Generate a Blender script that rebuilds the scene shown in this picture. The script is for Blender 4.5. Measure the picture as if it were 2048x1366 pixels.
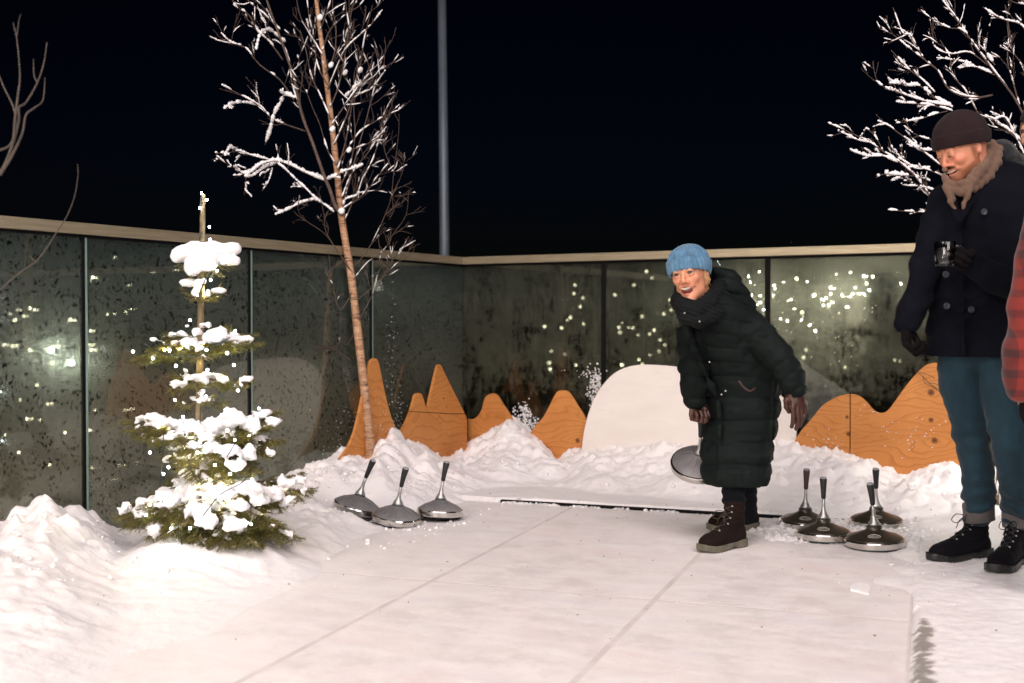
import bpy, math, random
import numpy as np
from mathutils import Vector, Matrix

random.seed(7)
rng = np.random.default_rng(7)
R = math.radians
scene = bpy.context.scene
for _o in list(bpy.data.objects):
    bpy.data.objects.remove(_o, do_unlink=True)

# ------------------------------------------------------------------ camera
FPX, CX, CY, HY, CAMH = 2300.0, 1024.0, 683.0, 639.0, 1.03
PITCH = math.atan((CY - HY) / FPX)
cam_d = bpy.data.cameras.new('camera')
cam = bpy.data.objects.new('camera', cam_d)
scene.collection.objects.link(cam)
scene.camera = cam
cam.location = (0, 0, CAMH)
cam.rotation_euler = (math.pi / 2 - PITCH, 0, 0)
cam_d.sensor_width = 36.0
cam_d.lens = 36.0 * FPX / 2048.0
cam_d.clip_start = 0.05
cam_d.clip_end = 500
cam_d.dof.use_dof = True
cam_d.dof.focus_distance = 5.3
cam_d.dof.aperture_fstop = 2.4

# ------------------------------------------------------------------ world, exposure
world = bpy.data.worlds.new('World')
scene.world = world
world.use_nodes = True
wn = world.node_tree
wn.nodes.clear()
sky_n = wn.nodes.new('ShaderNodeTexSky')
sky_n.sky_type = 'NISHITA'
sky_n.sun_disc = False
sky_n.sun_elevation = R(-5.0)
sky_n.sun_rotation = R(0)
bg_n = wn.nodes.new('ShaderNodeBackground')
bg_n.inputs['Strength'].default_value = 0.036
out_n = wn.nodes.new('ShaderNodeOutputWorld')
tint_n = wn.nodes.new('ShaderNodeMix'); tint_n.data_type = 'RGBA'; tint_n.blend_type = 'MULTIPLY'
tint_n.inputs[0].default_value = 1.0; tint_n.inputs[7].default_value = (0.35, 0.6, 1.5, 1)      # deep night blue
wn.links.new(sky_n.outputs[0], tint_n.inputs[6])
wn.links.new(tint_n.outputs[2], bg_n.inputs['Color'])
wn.links.new(bg_n.outputs[0], out_n.inputs['Surface'])
scene.view_settings.view_transform = 'Standard'
scene.view_settings.look = 'None'
scene.view_settings.gamma = 1.0
scene.view_settings.exposure = -0.06
scene.view_settings.use_curve_mapping = False
scene.render.engine = 'CYCLES'
scene.cycles.use_denoising = True
try:
    scene.cycles.denoiser = 'OPENIMAGEDENOISE'
except Exception:
    pass
scene.cycles.max_bounces = 6
scene.cycles.diffuse_bounces = 3
scene.cycles.glossy_bounces = 4
scene.cycles.transparent_max_bounces = 8
scene.cycles.sample_clamp_indirect = 6.0
scene.cycles.caustics_reflective = False
scene.cycles.caustics_refractive = False

# ------------------------------------------------------------------ helpers: objects
COL = scene.collection

def link(o, parent=None):
    COL.objects.link(o)
    if parent is not None:
        o.parent = parent
    return o

def tag(o, label=None, cat=None, group=None, kind=None):
    if label: o['label'] = label
    if cat: o['category'] = cat
    if group: o['group'] = group
    if kind: o['kind'] = kind
    return o

def thing(name, label, cat, loc=(0, 0, 0), rot=(0, 0, 0), group=None):
    o = bpy.data.objects.new(name, None)
    o.empty_display_size = 0.1
    COL.objects.link(o)
    o.location = loc
    o.rotation_euler = rot
    return tag(o, label, cat, group)

def mesh_obj(name, verts, faces, mats, parent=None, smooth=True, fmat=None, world=False):
    """verts may be world coordinates (world=True): the parent's place is then taken off."""
    me = bpy.data.meshes.new(name)
    verts = np.asarray(verts, dtype=np.float64)
    if isinstance(faces, np.ndarray):
        nf, k = faces.shape
        me.vertices.add(len(verts)); me.vertices.foreach_set('co', verts.ravel())
        me.loops.add(nf * k); me.loops.foreach_set('vertex_index', faces.ravel().astype(np.int32))
        me.polygons.add(nf)
        me.polygons.foreach_set('loop_start', np.arange(0, nf * k, k, dtype=np.int32))
        me.update(calc_edges=True)
        me.validate()
    else:
        me.from_pydata([tuple(v) for v in verts], [], faces)
        me.update()
    if not isinstance(mats, (list, tuple)):
        mats = [mats]
    for m in mats:
        me.materials.append(m)
    if fmat is not None:
        me.polygons.foreach_set('material_index', np.asarray(fmat, dtype=np.int32))
    me.polygons.foreach_set('use_smooth', np.full(len(me.polygons), smooth))
    o = bpy.data.objects.new(name, me)
    link(o, parent)
    if world and parent is not None:
        def wm(p):
            return p.matrix_basis if p.parent is None else wm(p.parent) @ p.matrix_parent_inverse @ p.matrix_basis
        o.matrix_parent_inverse = wm(parent).inverted()
    return o

class MB:
    """collects verts and faces of one mesh"""
    def __init__(s):
        s.v, s.f, s.m = [], [], []
    def add(s, v, f, m=0):
        b = len(s.v)
        s.v.extend([tuple(q) for q in v])
        s.f.extend([tuple(b + i for i in q) for q in f])
        s.m.extend([m] * len(f))
    def box(s, lo, hi, M=None, m=0):
        x0, y0, z0 = lo; x1, y1, z1 = hi
        v = [(x0,y0,z0),(x1,y0,z0),(x1,y1,z0),(x0,y1,z0),(x0,y0,z1),(x1,y0,z1),(x1,y1,z1),(x0,y1,z1)]
        if M is not None: v = [M @ Vector(q) for q in v]
        s.add(v, [(0,3,2,1),(4,5,6,7),(0,1,5,4),(1,2,6,5),(2,3,7,6),(3,0,4,7)], m)
    def tube(s, pts, rad, n=8, m=0, cap=True):
        pts = [Vector(p) for p in pts]
        if not hasattr(rad, '__len__'): rad = [rad] * len(pts)
        b = len(s.v)
        up = Vector((0.13, 0.31, 0.94))
        prev = None
        N = len(pts)
        for i, p in enumerate(pts):
            d = (pts[min(i + 1, N - 1)] - pts[max(i - 1, 0)])
            if d.length < 1e-9: d = Vector((0, 0, 1))
            d.normalize()
            if prev is None:
                a = d.cross(up)
                if a.length < 1e-3: a = d.cross(Vector((1, 0, 0)))
            else:
                a = prev - d * prev.dot(d)
                if a.length < 1e-6: a = d.cross(up)
            a.normalize(); prev = a
            c = d.cross(a)
            for k in range(n):
                t = 2 * math.pi * k / n
                q = p + (a * math.cos(t) + c * math.sin(t)) * rad[i]
                s.v.append((q.x, q.y, q.z))
        for i in range(N - 1):
            for k in range(n):
                k2 = (k + 1) % n
                s.f.append((b + i*n + k, b + i*n + k2, b + (i+1)*n + k2, b + (i+1)*n + k)); s.m.append(m)
        if cap:
            s.f.append(tuple(b + k for k in range(n))[::-1]); s.m.append(m)
            s.f.append(tuple(b + (N-1)*n + k for k in range(n))); s.m.append(m)
    def lathe(s, prof, n=32, M=None, m=0, mf=None):
        b = len(s.v)
        for r, z in prof:
            for k in range(n):
                t = 2 * math.pi * k / n
                q = Vector((r * math.cos(t), r * math.sin(t), z))
                if M is not None: q = M @ q
                s.v.append(tuple(q))
        for i in range(len(prof) - 1):
            for k in range(n):
                k2 = (k + 1) % n
                s.f.append((b + i*n + k, b + i*n + k2, b + (i+1)*n + k2, b + (i+1)*n + k))
                s.m.append(m if mf is None else mf[i])
        s.f.append(tuple(b + k for k in range(n))[::-1]); s.m.append(m if mf is None else mf[0])
        s.f.append(tuple(b + (len(prof)-1)*n + k for k in range(n))); s.m.append(m if mf is None else mf[-1])
    def build(s, name, mats, parent=None, smooth=True, world=False):
        return mesh_obj(name, s.v, s.f, mats, parent, smooth, s.m, world)

def autosmooth(o, ang=35):
    me = o.data
    try:
        me.set_sharp_from_angle(angle=R(ang))
    except Exception:
        pass
    return o

def at(px, py, Y):
    """the point seen at picture pixel (px, py) at distance Y in front of the camera"""
    x, u = (px - CX) / FPX, (CY - py) / FPX
    ca, sa = math.cos(PITCH), math.sin(PITCH)
    yy = ca + sa * u; zz = -sa + ca * u
    k = Y / yy
    return Vector((x * k, Y, CAMH + zz * k))

def topx(X, Y):
    return CX + FPX * X / np.maximum(Y, 0.3)

# ------------------------------------------------------------------ noise in numpy
def _hash(*a):
    h = np.zeros_like(a[0], dtype=np.uint32)
    for i, q in enumerate(a):
        h ^= (q.astype(np.int64) & 0xffffffff).astype(np.uint32) * np.uint32([374761393, 668265263, 2147483647 & 1274126177][i])
        h = (h ^ (h >> np.uint32(13))) * np.uint32(1274126177)
    h ^= h >> np.uint32(16)
    return (h & np.uint32(0xffffff)).astype(np.float32) / np.float32(0xffffff)

def vnoise2(x, y):
    xi, yi = np.floor(x), np.floor(y); fx, fy = x - xi, y - yi
    fx = fx*fx*(3-2*fx); fy = fy*fy*(3-2*fy)
    xi = xi.astype(np.int64); yi = yi.astype(np.int64)
    a = _hash(xi, yi); b = _hash(xi+1, yi); c = _hash(xi, yi+1); d = _hash(xi+1, yi+1)
    return (a*(1-fx)+b*fx)*(1-fy) + (c*(1-fx)+d*fx)*fy

def vnoise3(x, y, z):
    zi = np.floor(z); fz = z - zi; fz = fz*fz*(3-2*fz)
    xi, yi = np.floor(x), np.floor(y); fx, fy = x - xi, y - yi
    fx = fx*fx*(3-2*fx); fy = fy*fy*(3-2*fy)
    xi = xi.astype(np.int64); yi = yi.astype(np.int64); zi = zi.astype(np.int64)
    r = 0
    for dz, wz in ((0, 1-fz), (1, fz)):
        a = _hash(xi, yi, zi+dz); b = _hash(xi+1, yi, zi+dz); c = _hash(xi, yi+1, zi+dz); d = _hash(xi+1, yi+1, zi+dz)
        r = r + ((a*(1-fx)+b*fx)*(1-fy) + (c*(1-fx)+d*fx)*fy) * wz
    return r

def fbm2(x, y, o=4, g=0.5):
    r, a, t = 0, 1.0, 0
    for i in range(o):
        r = r + a * vnoise2(x * 2**i + 17.3*i, y * 2**i - 9.1*i); t += a; a *= g
    return r / t * 2 - 1

def fbm3(x, y, z, o=3, g=0.5):
    r, a, t = 0, 1.0, 0
    for i in range(o):
        r = r + a * vnoise3(x * 2**i + 17.3*i, y * 2**i - 9.1*i, z * 2**i + 3.7*i); t += a; a *= g
    return r / t * 2 - 1

def worley2(x, y, seed=0):
    """distance to nearest jittered point and a random id value of that point"""
    xi, yi = np.floor(x).astype(np.int64), np.floor(y).astype(np.int64)
    best = np.full(x.shape, 9.0, np.float32); bid = np.zeros(x.shape, np.float32)
    for i in (-1, 0, 1):
        for j in (-1, 0, 1):
            cx, cy = xi + i, yi + j
            a = _hash(cx + seed, cy); b = _hash(cx, cy + 77 + seed)
            d = (cx + a - x)**2 + (cy + b - y)**2
            w = d < best
            best = np.where(w, d, best); bid = np.where(w, _hash(cx + 31, cy + seed), bid)
    return np.sqrt(best), bid

# ------------------------------------------------------------------ implicit surfaces
def nets(D, org, h):
    S = D < 0
    nx, ny, nz = D.shape
    off = [(i, j, k) for i in (0, 1) for j in (0, 1) for k in (0, 1)]
    cnt = np.zeros((nx-1, ny-1, nz-1), np.int8)
    for i, j, k in off:
        cnt += S[i:nx-1+i, j:ny-1+j, k:nz-1+k]
    act = (cnt > 0) & (cnt < 8)
    idx = np.argwhere(act)
    ids = np.full(act.shape, -1, np.int32)
    ids[act] = np.arange(len(idx), dtype=np.int32)
    vals = [D[idx[:, 0]+i, idx[:, 1]+j, idx[:, 2]+k] for i, j, k in off]
    acc = np.zeros((len(idx), 3)); n = np.zeros(len(idx))
    for a in range(8):
        for b in range(a+1, 8):
            if sum(abs(p-q) for p, q in zip(off[a], off[b])) != 1: continue
            va, vb = vals[a], vals[b]
            m = (va < 0) != (vb < 0)
            t = np.where(m, va / np.where(m, va - vb, 1), 0)
            oa, ob = np.array(off[a]), np.array(off[b])
            acc += np.where(m[:, None], oa + t[:, None] * (ob - oa), 0); n += m
    V = np.asarray(org) + h * (idx + acc / n[:, None])
    F = []
    for ax in range(3):
        u, w = [(1, 2), (2, 0), (0, 1)][ax]
        s0 = [slice(None)]*3; s1 = [slice(None)]*3
        s0[ax] = slice(0, -1); s1[ax] = slice(1, None)
        s0[u] = s1[u] = slice(1, -1); s0[w] = s1[w] = slice(1, -1)
        a, b = S[tuple(s0)], S[tuple(s1)]
        e = np.argwhere(a != b)
        if not len(e): continue
        ins = a[e[:, 0], e[:, 1], e[:, 2]]
        q = []
        for du, dw in ((-1, -1), (0, -1), (0, 0), (-1, 0)):
            c = e.copy(); c[:, u] += 1 + du; c[:, w] += 1 + dw
            q.append(ids[c[:, 0], c[:, 1], c[:, 2]])
        q = np.stack(q, 1)
        q[~ins] = q[~ins][:, ::-1]
        F.append(q)
    return V, np.concatenate(F)

class Frame:
    def __init__(s, M):
        s.M = M; s.I = np.array(M.inverted())
    def local(s, X, Y, Z):
        I = s.I
        return (I[0,0]*X+I[0,1]*Y+I[0,2]*Z+I[0,3], I[1,0]*X+I[1,1]*Y+I[1,2]*Z+I[1,3], I[2,0]*X+I[2,1]*Y+I[2,2]*Z+I[2,3])
    def pt(s, p):
        return s.M @ Vector(p)

class Field:
    def __init__(s, lo, hi, h):
        s.lo = np.array(lo, float); s.h = h
        s.n = np.ceil((np.array(hi) - s.lo) / h).astype(int) + 1
        s.D = np.full(s.n, 1.0, np.float32)
        s.F = None
    def grid(s, lo, hi):
        a = np.clip(np.floor((np.array(lo) - s.lo) / s.h).astype(int), 0, s.n - 1)
        b = np.clip(np.ceil((np.array(hi) - s.lo) / s.h).astype(int) + 1, 1, s.n)
        sl = tuple(slice(p, q) for p, q in zip(a, b))
        ax = [(s.lo[i] + s.h * np.arange(a[i], b[i])).astype(np.float32) for i in range(3)]
        return sl, ax[0][:, None, None], ax[1][None, :, None], ax[2][None, None, :]
    def op(s, fn, lo, hi, k=0.0, cut=False):
        m = k + 3 * s.h
        sl, X, Y, Z = s.grid(np.array(lo) - m, np.array(hi) + m)
        if min(s.D[sl].shape) == 0: return
        d = fn(X, Y, Z); D = s.D[sl]
        if cut:
            d = -d
            if k > 0:
                g = np.maximum(k - np.abs(D - d), 0) / k
                s.D[sl] = np.maximum(D, d) + g*g*k*0.25
            else: s.D[sl] = np.maximum(D, d)
        else:
            if k > 0:
                g = np.maximum(k - np.abs(D - d), 0) / k
                s.D[sl] = np.minimum(D, d) - g*g*k*0.25
            else: s.D[sl] = np.minimum(D, d)
    def cone(s, a, b, ra, rb, k=0.0, cut=False, sq=None):
        if s.F is not None: a, b = s.F.pt(a), s.F.pt(b)
        a = np.array(a, float); b = np.array(b, float); ab = b - a; L = max(ab @ ab, 1e-12)
        r = max(ra, rb)
        def fn(X, Y, Z):
            t = np.clip(((X-a[0])*ab[0] + (Y-a[1])*ab[1] + (Z-a[2])*ab[2]) / L, 0, 1)
            return np.sqrt((X-a[0]-t*ab[0])**2 + (Y-a[1]-t*ab[1])**2 + (Z-a[2]-t*ab[2])**2) - (ra + (rb-ra)*t)
        s.op(fn, np.minimum(a, b) - r, np.maximum(a, b) + r, k, cut)
    def chain(s, pts, rad, k=0.0, cut=False):
        for i in range(len(pts) - 1):
            s.cone(pts[i], pts[i+1], rad[i], rad[i+1], k, cut)
    def ell(s, c, r, k=0.0, cut=False, rot=None):
        fr = s.F
        M = fr.M if fr is not None else Matrix.Identity(4)
        M = M @ Matrix.Translation(Vector(c))
        if rot is not None: M = M @ rot.to_4x4()
        f = Frame(M)
        cw = M.translation; m = max(r)
        def fn(X, Y, Z):
            x, y, z = f.local(X, Y, Z)
            k0 = np.sqrt((x/r[0])**2 + (y/r[1])**2 + (z/r[2])**2)
            k1 = np.sqrt((x/r[0]**2)**2 + (y/r[1]**2)**2 + (z/r[2]**2)**2)
            return k0 * (k0 - 1) / np.maximum(k1, 1e-6)
        c3 = np.array(cw)
        s.op(fn, c3 - m, c3 + m, k, cut)
    def loft(s, secs, k=0.0, ang=0.0, e=2.3, cut=False):
        """secs: (z, cx, cy, rx, ry) from low to high; flat ended, elliptic sections"""
        A = np.array(sorted(secs)); z = A[:, 0]
        ca, sa = math.cos(ang), math.sin(ang)
        rm = max(A[:, 3].max(), A[:, 4].max())
        def fn(X, Y, Z):
            cx, cy, rx, ry = [np.interp(Z, z, A[:, i]).astype(np.float32) for i in (1, 2, 3, 4)]
            x = (X-cx)*ca + (Y-cy)*sa; y = -(X-cx)*sa + (Y-cy)*ca
            q = (np.abs(x/rx)**e + np.abs(y/ry)**e) ** (1/e)
            d = (q - 1) * np.minimum(rx, ry)
            return np.maximum(d, np.maximum(z[0] - Z, Z - z[-1]))
        s.op(fn, (A[:,1].min()-rm, A[:,2].min()-rm, z[0]), (A[:,1].max()+rm, A[:,2].max()+rm, z[-1]), k, cut)
    def plane_cut(s, p, n):
        """takes away what lies on the side n points to"""
        p = np.array(p, float); n = np.array(Vector(n).normalized())
        _, X, Y, Z = s.grid(s.lo, s.lo + s.h * s.n)
        d = (X-p[0])*n[0] + (Y-p[1])*n[1] + (Z-p[2])*n[2]
        s.D = np.maximum(s.D, d)
    def warp(s, fn):
        """adds fn(X, Y, Z) to the field near the surface"""
        _, X, Y, Z = s.grid(s.lo, s.lo + s.h * s.n)
        m = np.abs(s.D) < 0.06
        ii = np.argwhere(m)
        p = s.lo + s.h * ii
        s.D[m] += fn(p[:, 0], p[:, 1], p[:, 2]).astype(np.float32)
    def mesh(s):
        D = s.D
        for i in range(3):
            sl = [slice(None)]*3
            sl[i] = 0; D[tuple(sl)] = np.maximum(D[tuple(sl)], 1e-3)
            sl[i] = -1; D[tuple(sl)] = np.maximum(D[tuple(sl)], 1e-3)
        return nets(D, s.lo, s.h)
    def build(s, name, mat, parent=None, world=True):
        V, F = s.mesh()
        return mesh_obj(name, V, F, mat, parent, True, None, world)

# ------------------------------------------------------------------ helpers: materials
class NT:
    def __init__(s, name):
        s.mat = bpy.data.materials.new(name); s.mat.use_nodes = True
        s.t = s.mat.node_tree; s.t.nodes.clear()
        s.out = s.t.nodes.new('ShaderNodeOutputMaterial')
    def n(s, typ, props=None, **ins):
        nd = s.t.nodes.new('ShaderNode' + typ)
        for k, v in (props or {}).items(): setattr(nd, k, v)
        for k, v in ins.items():
            k = k.replace('_', ' ')
            key = int(k[1:]) if k[0] == 'i' and k[1:].isdigit() else k
            s.put(nd.inputs[key], v)
        return nd
    def put(s, sock, v):
        if hasattr(v, 'is_output'): s.t.links.new(v, sock)
        elif hasattr(v, 'outputs'): s.t.links.new(v.outputs[0], sock)
        else:
            if isinstance(v, (tuple, list)) and len(v) == 3 and sock.type == 'RGBA': v = (*v, 1)
            sock.default_value = v
    def math(s, op, a, b=0.0, c=0.0, clamp=False):
        nd = s.t.nodes.new('ShaderNodeMath'); nd.operation = op; nd.use_clamp = clamp
        s.put(nd.inputs[0], a); s.put(nd.inputs[1], b); s.put(nd.inputs[2], c)
        return nd.outputs[0]
    def ramp(s, f, stops):
        nd = s.t.nodes.new('ShaderNodeValToRGB'); s.put(nd.inputs[0], f)
        e = nd.color_ramp.elements
        while len(e) < len(stops): e.new(0.5)
        for q, (p, c) in zip(e, stops):
            q.position = p; q.color = (*c, 1) if hasattr(c, '__len__') else (c, c, c, 1)
        return nd.outputs[0]
    def mix(s, f, a, b):
        nd = s.t.nodes.new('ShaderNodeMix'); nd.data_type = 'RGBA'
        s.put(nd.inputs[0], f); s.put(nd.inputs[6], a); s.put(nd.inputs[7], b)
        return nd.outputs[2]
    def coord(s, which='Object', scale=(1, 1, 1), loc=(0, 0, 0), rot=(0, 0, 0)):
        tc = s.t.nodes.new('ShaderNodeTexCoord')
        mp = s.t.nodes.new('ShaderNodeMapping')
        s.t.links.new(tc.outputs[which], mp.inputs[0])
        mp.inputs[1].default_value = loc; mp.inputs[2].default_value = rot; mp.inputs[3].default_value = scale
        return mp.outputs[0]
    def noise(s, vec, scale, detail=3, rough=0.55, dist=0.0):
        return s.n('TexNoise', Vector=vec, Scale=scale, Detail=detail, Roughness=rough, Distortion=dist).outputs[0]
    def bump(s, h, strength=0.3, dist=0.01):
        return s.n('Bump', Height=h, Strength=strength, Distance=dist).outputs[0]
    def bsdf(s, **ins):
        nd = s.n('BsdfPrincipled', **ins)
        return nd
    def done(s, sh):
        s.put(s.out.inputs[0], sh)
        return s.mat

def pmat(name, col, rough=0.5, metal=0.0, spec=0.5, bump=None, var=None, **kw):
    """plain procedural material: colour varied by noise, optional noise relief (scale, strength, distance)"""
    t = NT(name); v = t.coord()
    c = col
    if var:
        sc, amt = var
        f = t.noise(v, sc, 4)
        d = tuple(q * (1 - amt) for q in col); l = tuple(min(1, q * (1 + amt)) for q in col)
        c = t.ramp(f, [(0.3, d), (0.7, l)])
    ins = dict(Base_Color=c, Roughness=rough, Metallic=metal)
    ins['Specular_IOR_Level'] = spec
    ins.update(kw)
    if bump:
        ins['Normal'] = t.bump(t.noise(v, bump[0], 4), bump[1], bump[2])
    b = t.bsdf(**ins)
    return t.done(b)
# ================================================================== walls of glass: where they stand
PW = 1.10                                   # one pane's width
CORNER = Vector((-0.350, 8.129, 0))
UL = Vector((-0.488, -0.873, 0)).normalized()     # along the left wall, from the corner towards the camera
UR = Vector((0.873, -0.488, 0)).normalized()      # along the right wall, from the corner to the right
NL = Vector((0.873, -0.488, 0)).normalized()      # inward normals
NR = Vector((-0.488, -0.873, 0)).normalized()
RAILZ = 1.468
CS, SN = math.cos(R(20)), math.sin(R(20))     # the rink's axes are turned by 20 degrees

# ------------------------------------------------------------------ lamps (behind the camera, over the terrace)
def emis(name, col, strength):
    t = NT(name)
    return t.done(t.n('Emission', Color=col, Strength=strength))

M_LAMPCASE = pmat('lamp_case', (0.05, 0.05, 0.05), 0.5)
def flood(loc, aim, sx, sy, watts, col, label):
    d = (Vector(aim) - Vector(loc)).normalized()
    q = d.to_track_quat('-Z', 'Y').to_euler()
    t = thing('floodlight', label, 'floodlight', loc, q)
    b = MB(); b.box((-sx/2 - .04, -sy/2 - .04, 0.01), (sx/2 + .04, sy/2 + .04, 0.12))
    b.build('housing', M_LAMPCASE, t, smooth=False)
    m = MB()
    foot = t.matrix_basis.inverted() if False else None
    p = MB(); p.tube([Vector(loc) + Vector((0, 0, .1)), Vector((loc[0], loc[1], 0))], 0.06, 10)
    p.build('pole', M_LAMPCASE, t, world=True)
    ld = bpy.data.lights.new('floodlight_lamp', 'AREA')
    ld.shape = 'RECTANGLE'; ld.size = sx; ld.size_y = sy; ld.energy = watts; ld.color = col
    lo = bpy.data.objects.new('lamp', ld); link(lo, t)
    return t

flood((-6.0, -7.5, 5.4), (-0.2, 5.6, 0.5), 6.0, 3.4, 1060, (1.0, 0.855, 0.80), 'wide warm floodlight on a pole, left behind the viewer')
flood((5.5, -8.0, 7.5), (0.6, 5.6, 0.3), 6.5, 4.0, 990, (1.0, 0.86, 0.84), 'wide warm floodlight on a pole, right behind the viewer')

flood((0.0, -0.2, 8.0), (0.2, 5.6, 0.3), 10.0, 5.5, 730, (1.0, 0.87, 0.87), 'broad unseen fill light added overhead to soften the rink')  # added overhead fill that softens the shading of the snow

# the small bright wall lamp that the corner panes mirror
def globe_lamp():
    V = at(753, 572, 20.0)
    p = Vector((2*CORNER.x - V.x, 2*CORNER.y - V.y, V.z))
    t = thing('globe_lamp', 'small white globe lamp on a slim post behind the viewer', 'lamp', (p.x, p.y, 0))
    m = MB(); m.tube([(0, 0, 0), (0, 0, p.z - .1)], 0.03, 10); m.build('post', M_LAMPCASE, t)
    g = MB(); g.lathe([(0.002, p.z-.1)] + [(0.1*math.cos(R(a)), p.z + 0.1*math.sin(R(a))) for a in range(-75, 90, 15)], 20)
    g.build('globe', emis('globe_glow', (1, .93, .85), 160), t)
globe_lamp()

# ------------------------------------------------------------------ materials of the setting
def snow_mat(name, dirt=0.0, tone=(0.87, 0.86, 0.86), wet=False):
    t = NT(name); v = t.coord()
    f1 = t.noise(v, 2.2, 4); f2 = t.noise(v, 60, 4, 0.7); f3 = t.noise(v, 16, 4, 0.6); f4 = t.noise(v, 260, 2)
    c = t.ramp(f1, [(0.3, (tone[0], tone[1]*0.975, tone[2]*0.965)), (0.7, tone)])
    specks = t.ramp(t.noise(v, 34, 2, 0.4), [(0.735, 0.0), (0.76, 1.0)])
    big = t.ramp(t.noise(v, 3.1, 2), [(0.5, 0.0), (0.6, 1.0)])
    c = t.mix(t.math('MULTIPLY', t.math('MULTIPLY', specks, big), 0.5), c, (0.30, 0.22, 0.15))
    if wet:
        tc = t.coord()
        sx = t.n('SeparateXYZ', Vector=tc)
        v2 = t.coord(scale=(1, 1.8, 1), rot=(0, 0, R(20)))
        w = t.math('SUBTRACT', t.math('MULTIPLY', sx.outputs[0], 0.9397), t.math('MULTIPLY', sx.outputs[1], 0.342))  # across the edge line
        d = t.math('SUBTRACT', w, -0.045)
        near = t.math('SUBTRACT', 1.0, t.math('MULTIPLY', t.math('ABSOLUTE', t.math('SUBTRACT', d, 0.03)), 11.0), clamp=True)
        yk = t.math('MULTIPLY', t.math('SUBTRACT', 4.15, sx.outputs[1]), 2.5, clamp=True)
        k = t.math('MULTIPLY', near, yk)
        w2 = t.ramp(t.math('MULTIPLY', k, t.noise(v2, 13, 5, 0.68)), [(0.31, 0.0), (0.42, 1.0)])
        c = t.mix(t.math('MULTIPLY', w2, 0.8), c, (0.17, 0.155, 0.12))
    h = t.math('ADD', t.math('MULTIPLY', f3, 0.9), t.math('ADD', t.math('MULTIPLY', f2, 0.45), t.math('MULTIPLY', f4, 0.12)))
    b = t.bsdf(Base_Color=c, Roughness=0.62, Specular_IOR_Level=0.25, Subsurface_Weight=0.75, Subsurface_Radius=(1.0, 0.95, 0.9), Subsurface_Scale=0.018, Normal=t.bump(h, 0.5, 0.010))
    return t.done(b)
M_SNOW = snow_mat('snow', wet=True)
M_SNOWC = snow_mat('snow_clump')

def ice_mat():
    t = NT('snow_dusted_rink_panel'); v = t.coord()
    vs = t.coord(scale=(1.0, 2.2, 1), rot=(0, 0, R(-20)))
    f1 = t.noise(v, 1.3, 4, 0.6); f2 = t.noise(vs, 5, 6, 0.65); f3 = t.noise(v, 90, 4, 0.7)
    pink = t.ramp(t.noise(v, 2.4, 3), [(0.45, 0.0), (0.68, 1.0)])
    base = t.mix(pink, (0.80, 0.765, 0.75), (0.81, 0.725, 0.70))
    cool = t.ramp(t.noise(vs, 1.9, 4), [(0.5, 0.0), (0.7, 1.0)])
    base = t.mix(t.math('MULTIPLY', cool, 0.6), base, (0.77, 0.74, 0.79))
    dust = t.ramp(f2, [(0.42, 0.0), (0.62, 1.0)])
    sx = t.n('SeparateXYZ', Vector=t.coord('Generated'))
    c = t.mix(t.math('MULTIPLY', dust, 0.7), base, (0.87, 0.84, 0.825))
    gr = t.ramp(f3, [(0.45, 0.0), (0.75, 1.0)])
    c = t.mix(t.math('MULTIPLY', gr, 0.35), c, (0.90, 0.88, 0.87))
    wear = t.ramp(t.noise(v, 3.3, 7, 0.75), [(0.40, 1.0), (0.5, 0.0)])
    c = t.mix(t.math('MULTIPLY', wear, 0.42), c, (0.64, 0.595, 0.575))
    spk = t.ramp(t.noise(t.coord(scale=(1, 2.5, 1), rot=(0, 0, R(-20))), 55, 5, 0.8), [(0.55, 0.0), (0.66, 1.0)])
    zone = t.ramp(t.noise(v, 2.1, 3), [(0.42, 0.0), (0.6, 1.0)])
    c = t.mix(t.math('MULTIPLY', t.math('MULTIPLY', spk, zone), 0.8), c, (0.93, 0.91, 0.90))
    ge = t.n('NewGeometry'); gp = t.n('SeparateXYZ', Vector=ge.outputs['Position'])
    vv = t.math('SUBTRACT', t.math('MULTIPLY', gp.outputs[0], CS), t.math('MULTIPLY', gp.outputs[1], SN))
    near = t.math('MULTIPLY', t.math('SUBTRACT', -1.75, vv), 0.75)
    drift = t.ramp(t.math('ADD', near, t.math('MULTIPLY', t.math('SUBTRACT', t.noise(v, 5, 6, 0.7), 0.5), 1.6)), [(0.0, 0.0), (0.8, 1.0)])
    c = t.mix(drift, c, (0.87, 0.855, 0.85))
    scr = t.ramp(t.noise(t.coord(scale=(1.2, 9, 1), rot=(0, 0, R(31))), 6, 3), [(0.62, 0), (0.7, 1)])
    c = t.mix(t.math('MULTIPLY', scr, 0.12), c, (0.55, 0.53, 0.52))
    h = t.math('ADD', t.math('MULTIPLY', f2, 0.8), t.math('MULTIPLY', f3, 0.35))
    b = t.bsdf(Base_Color=c, Roughness=t.ramp(f2, [(0.4, 0.42), (0.65, 0.7)]), Specular_IOR_Level=0.35, Normal=t.bump(h, 0.35, 0.008))
    return t.done(b)
M_ICE = ice_mat()
M_RINKBASE = pmat('rink_joint', (0.68, 0.635, 0.615), 0.8, var=(9, 0.10))
M_BLACK = pmat('black_rubber', (0.006, 0.006, 0.007), 0.8, spec=0.08)

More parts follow.
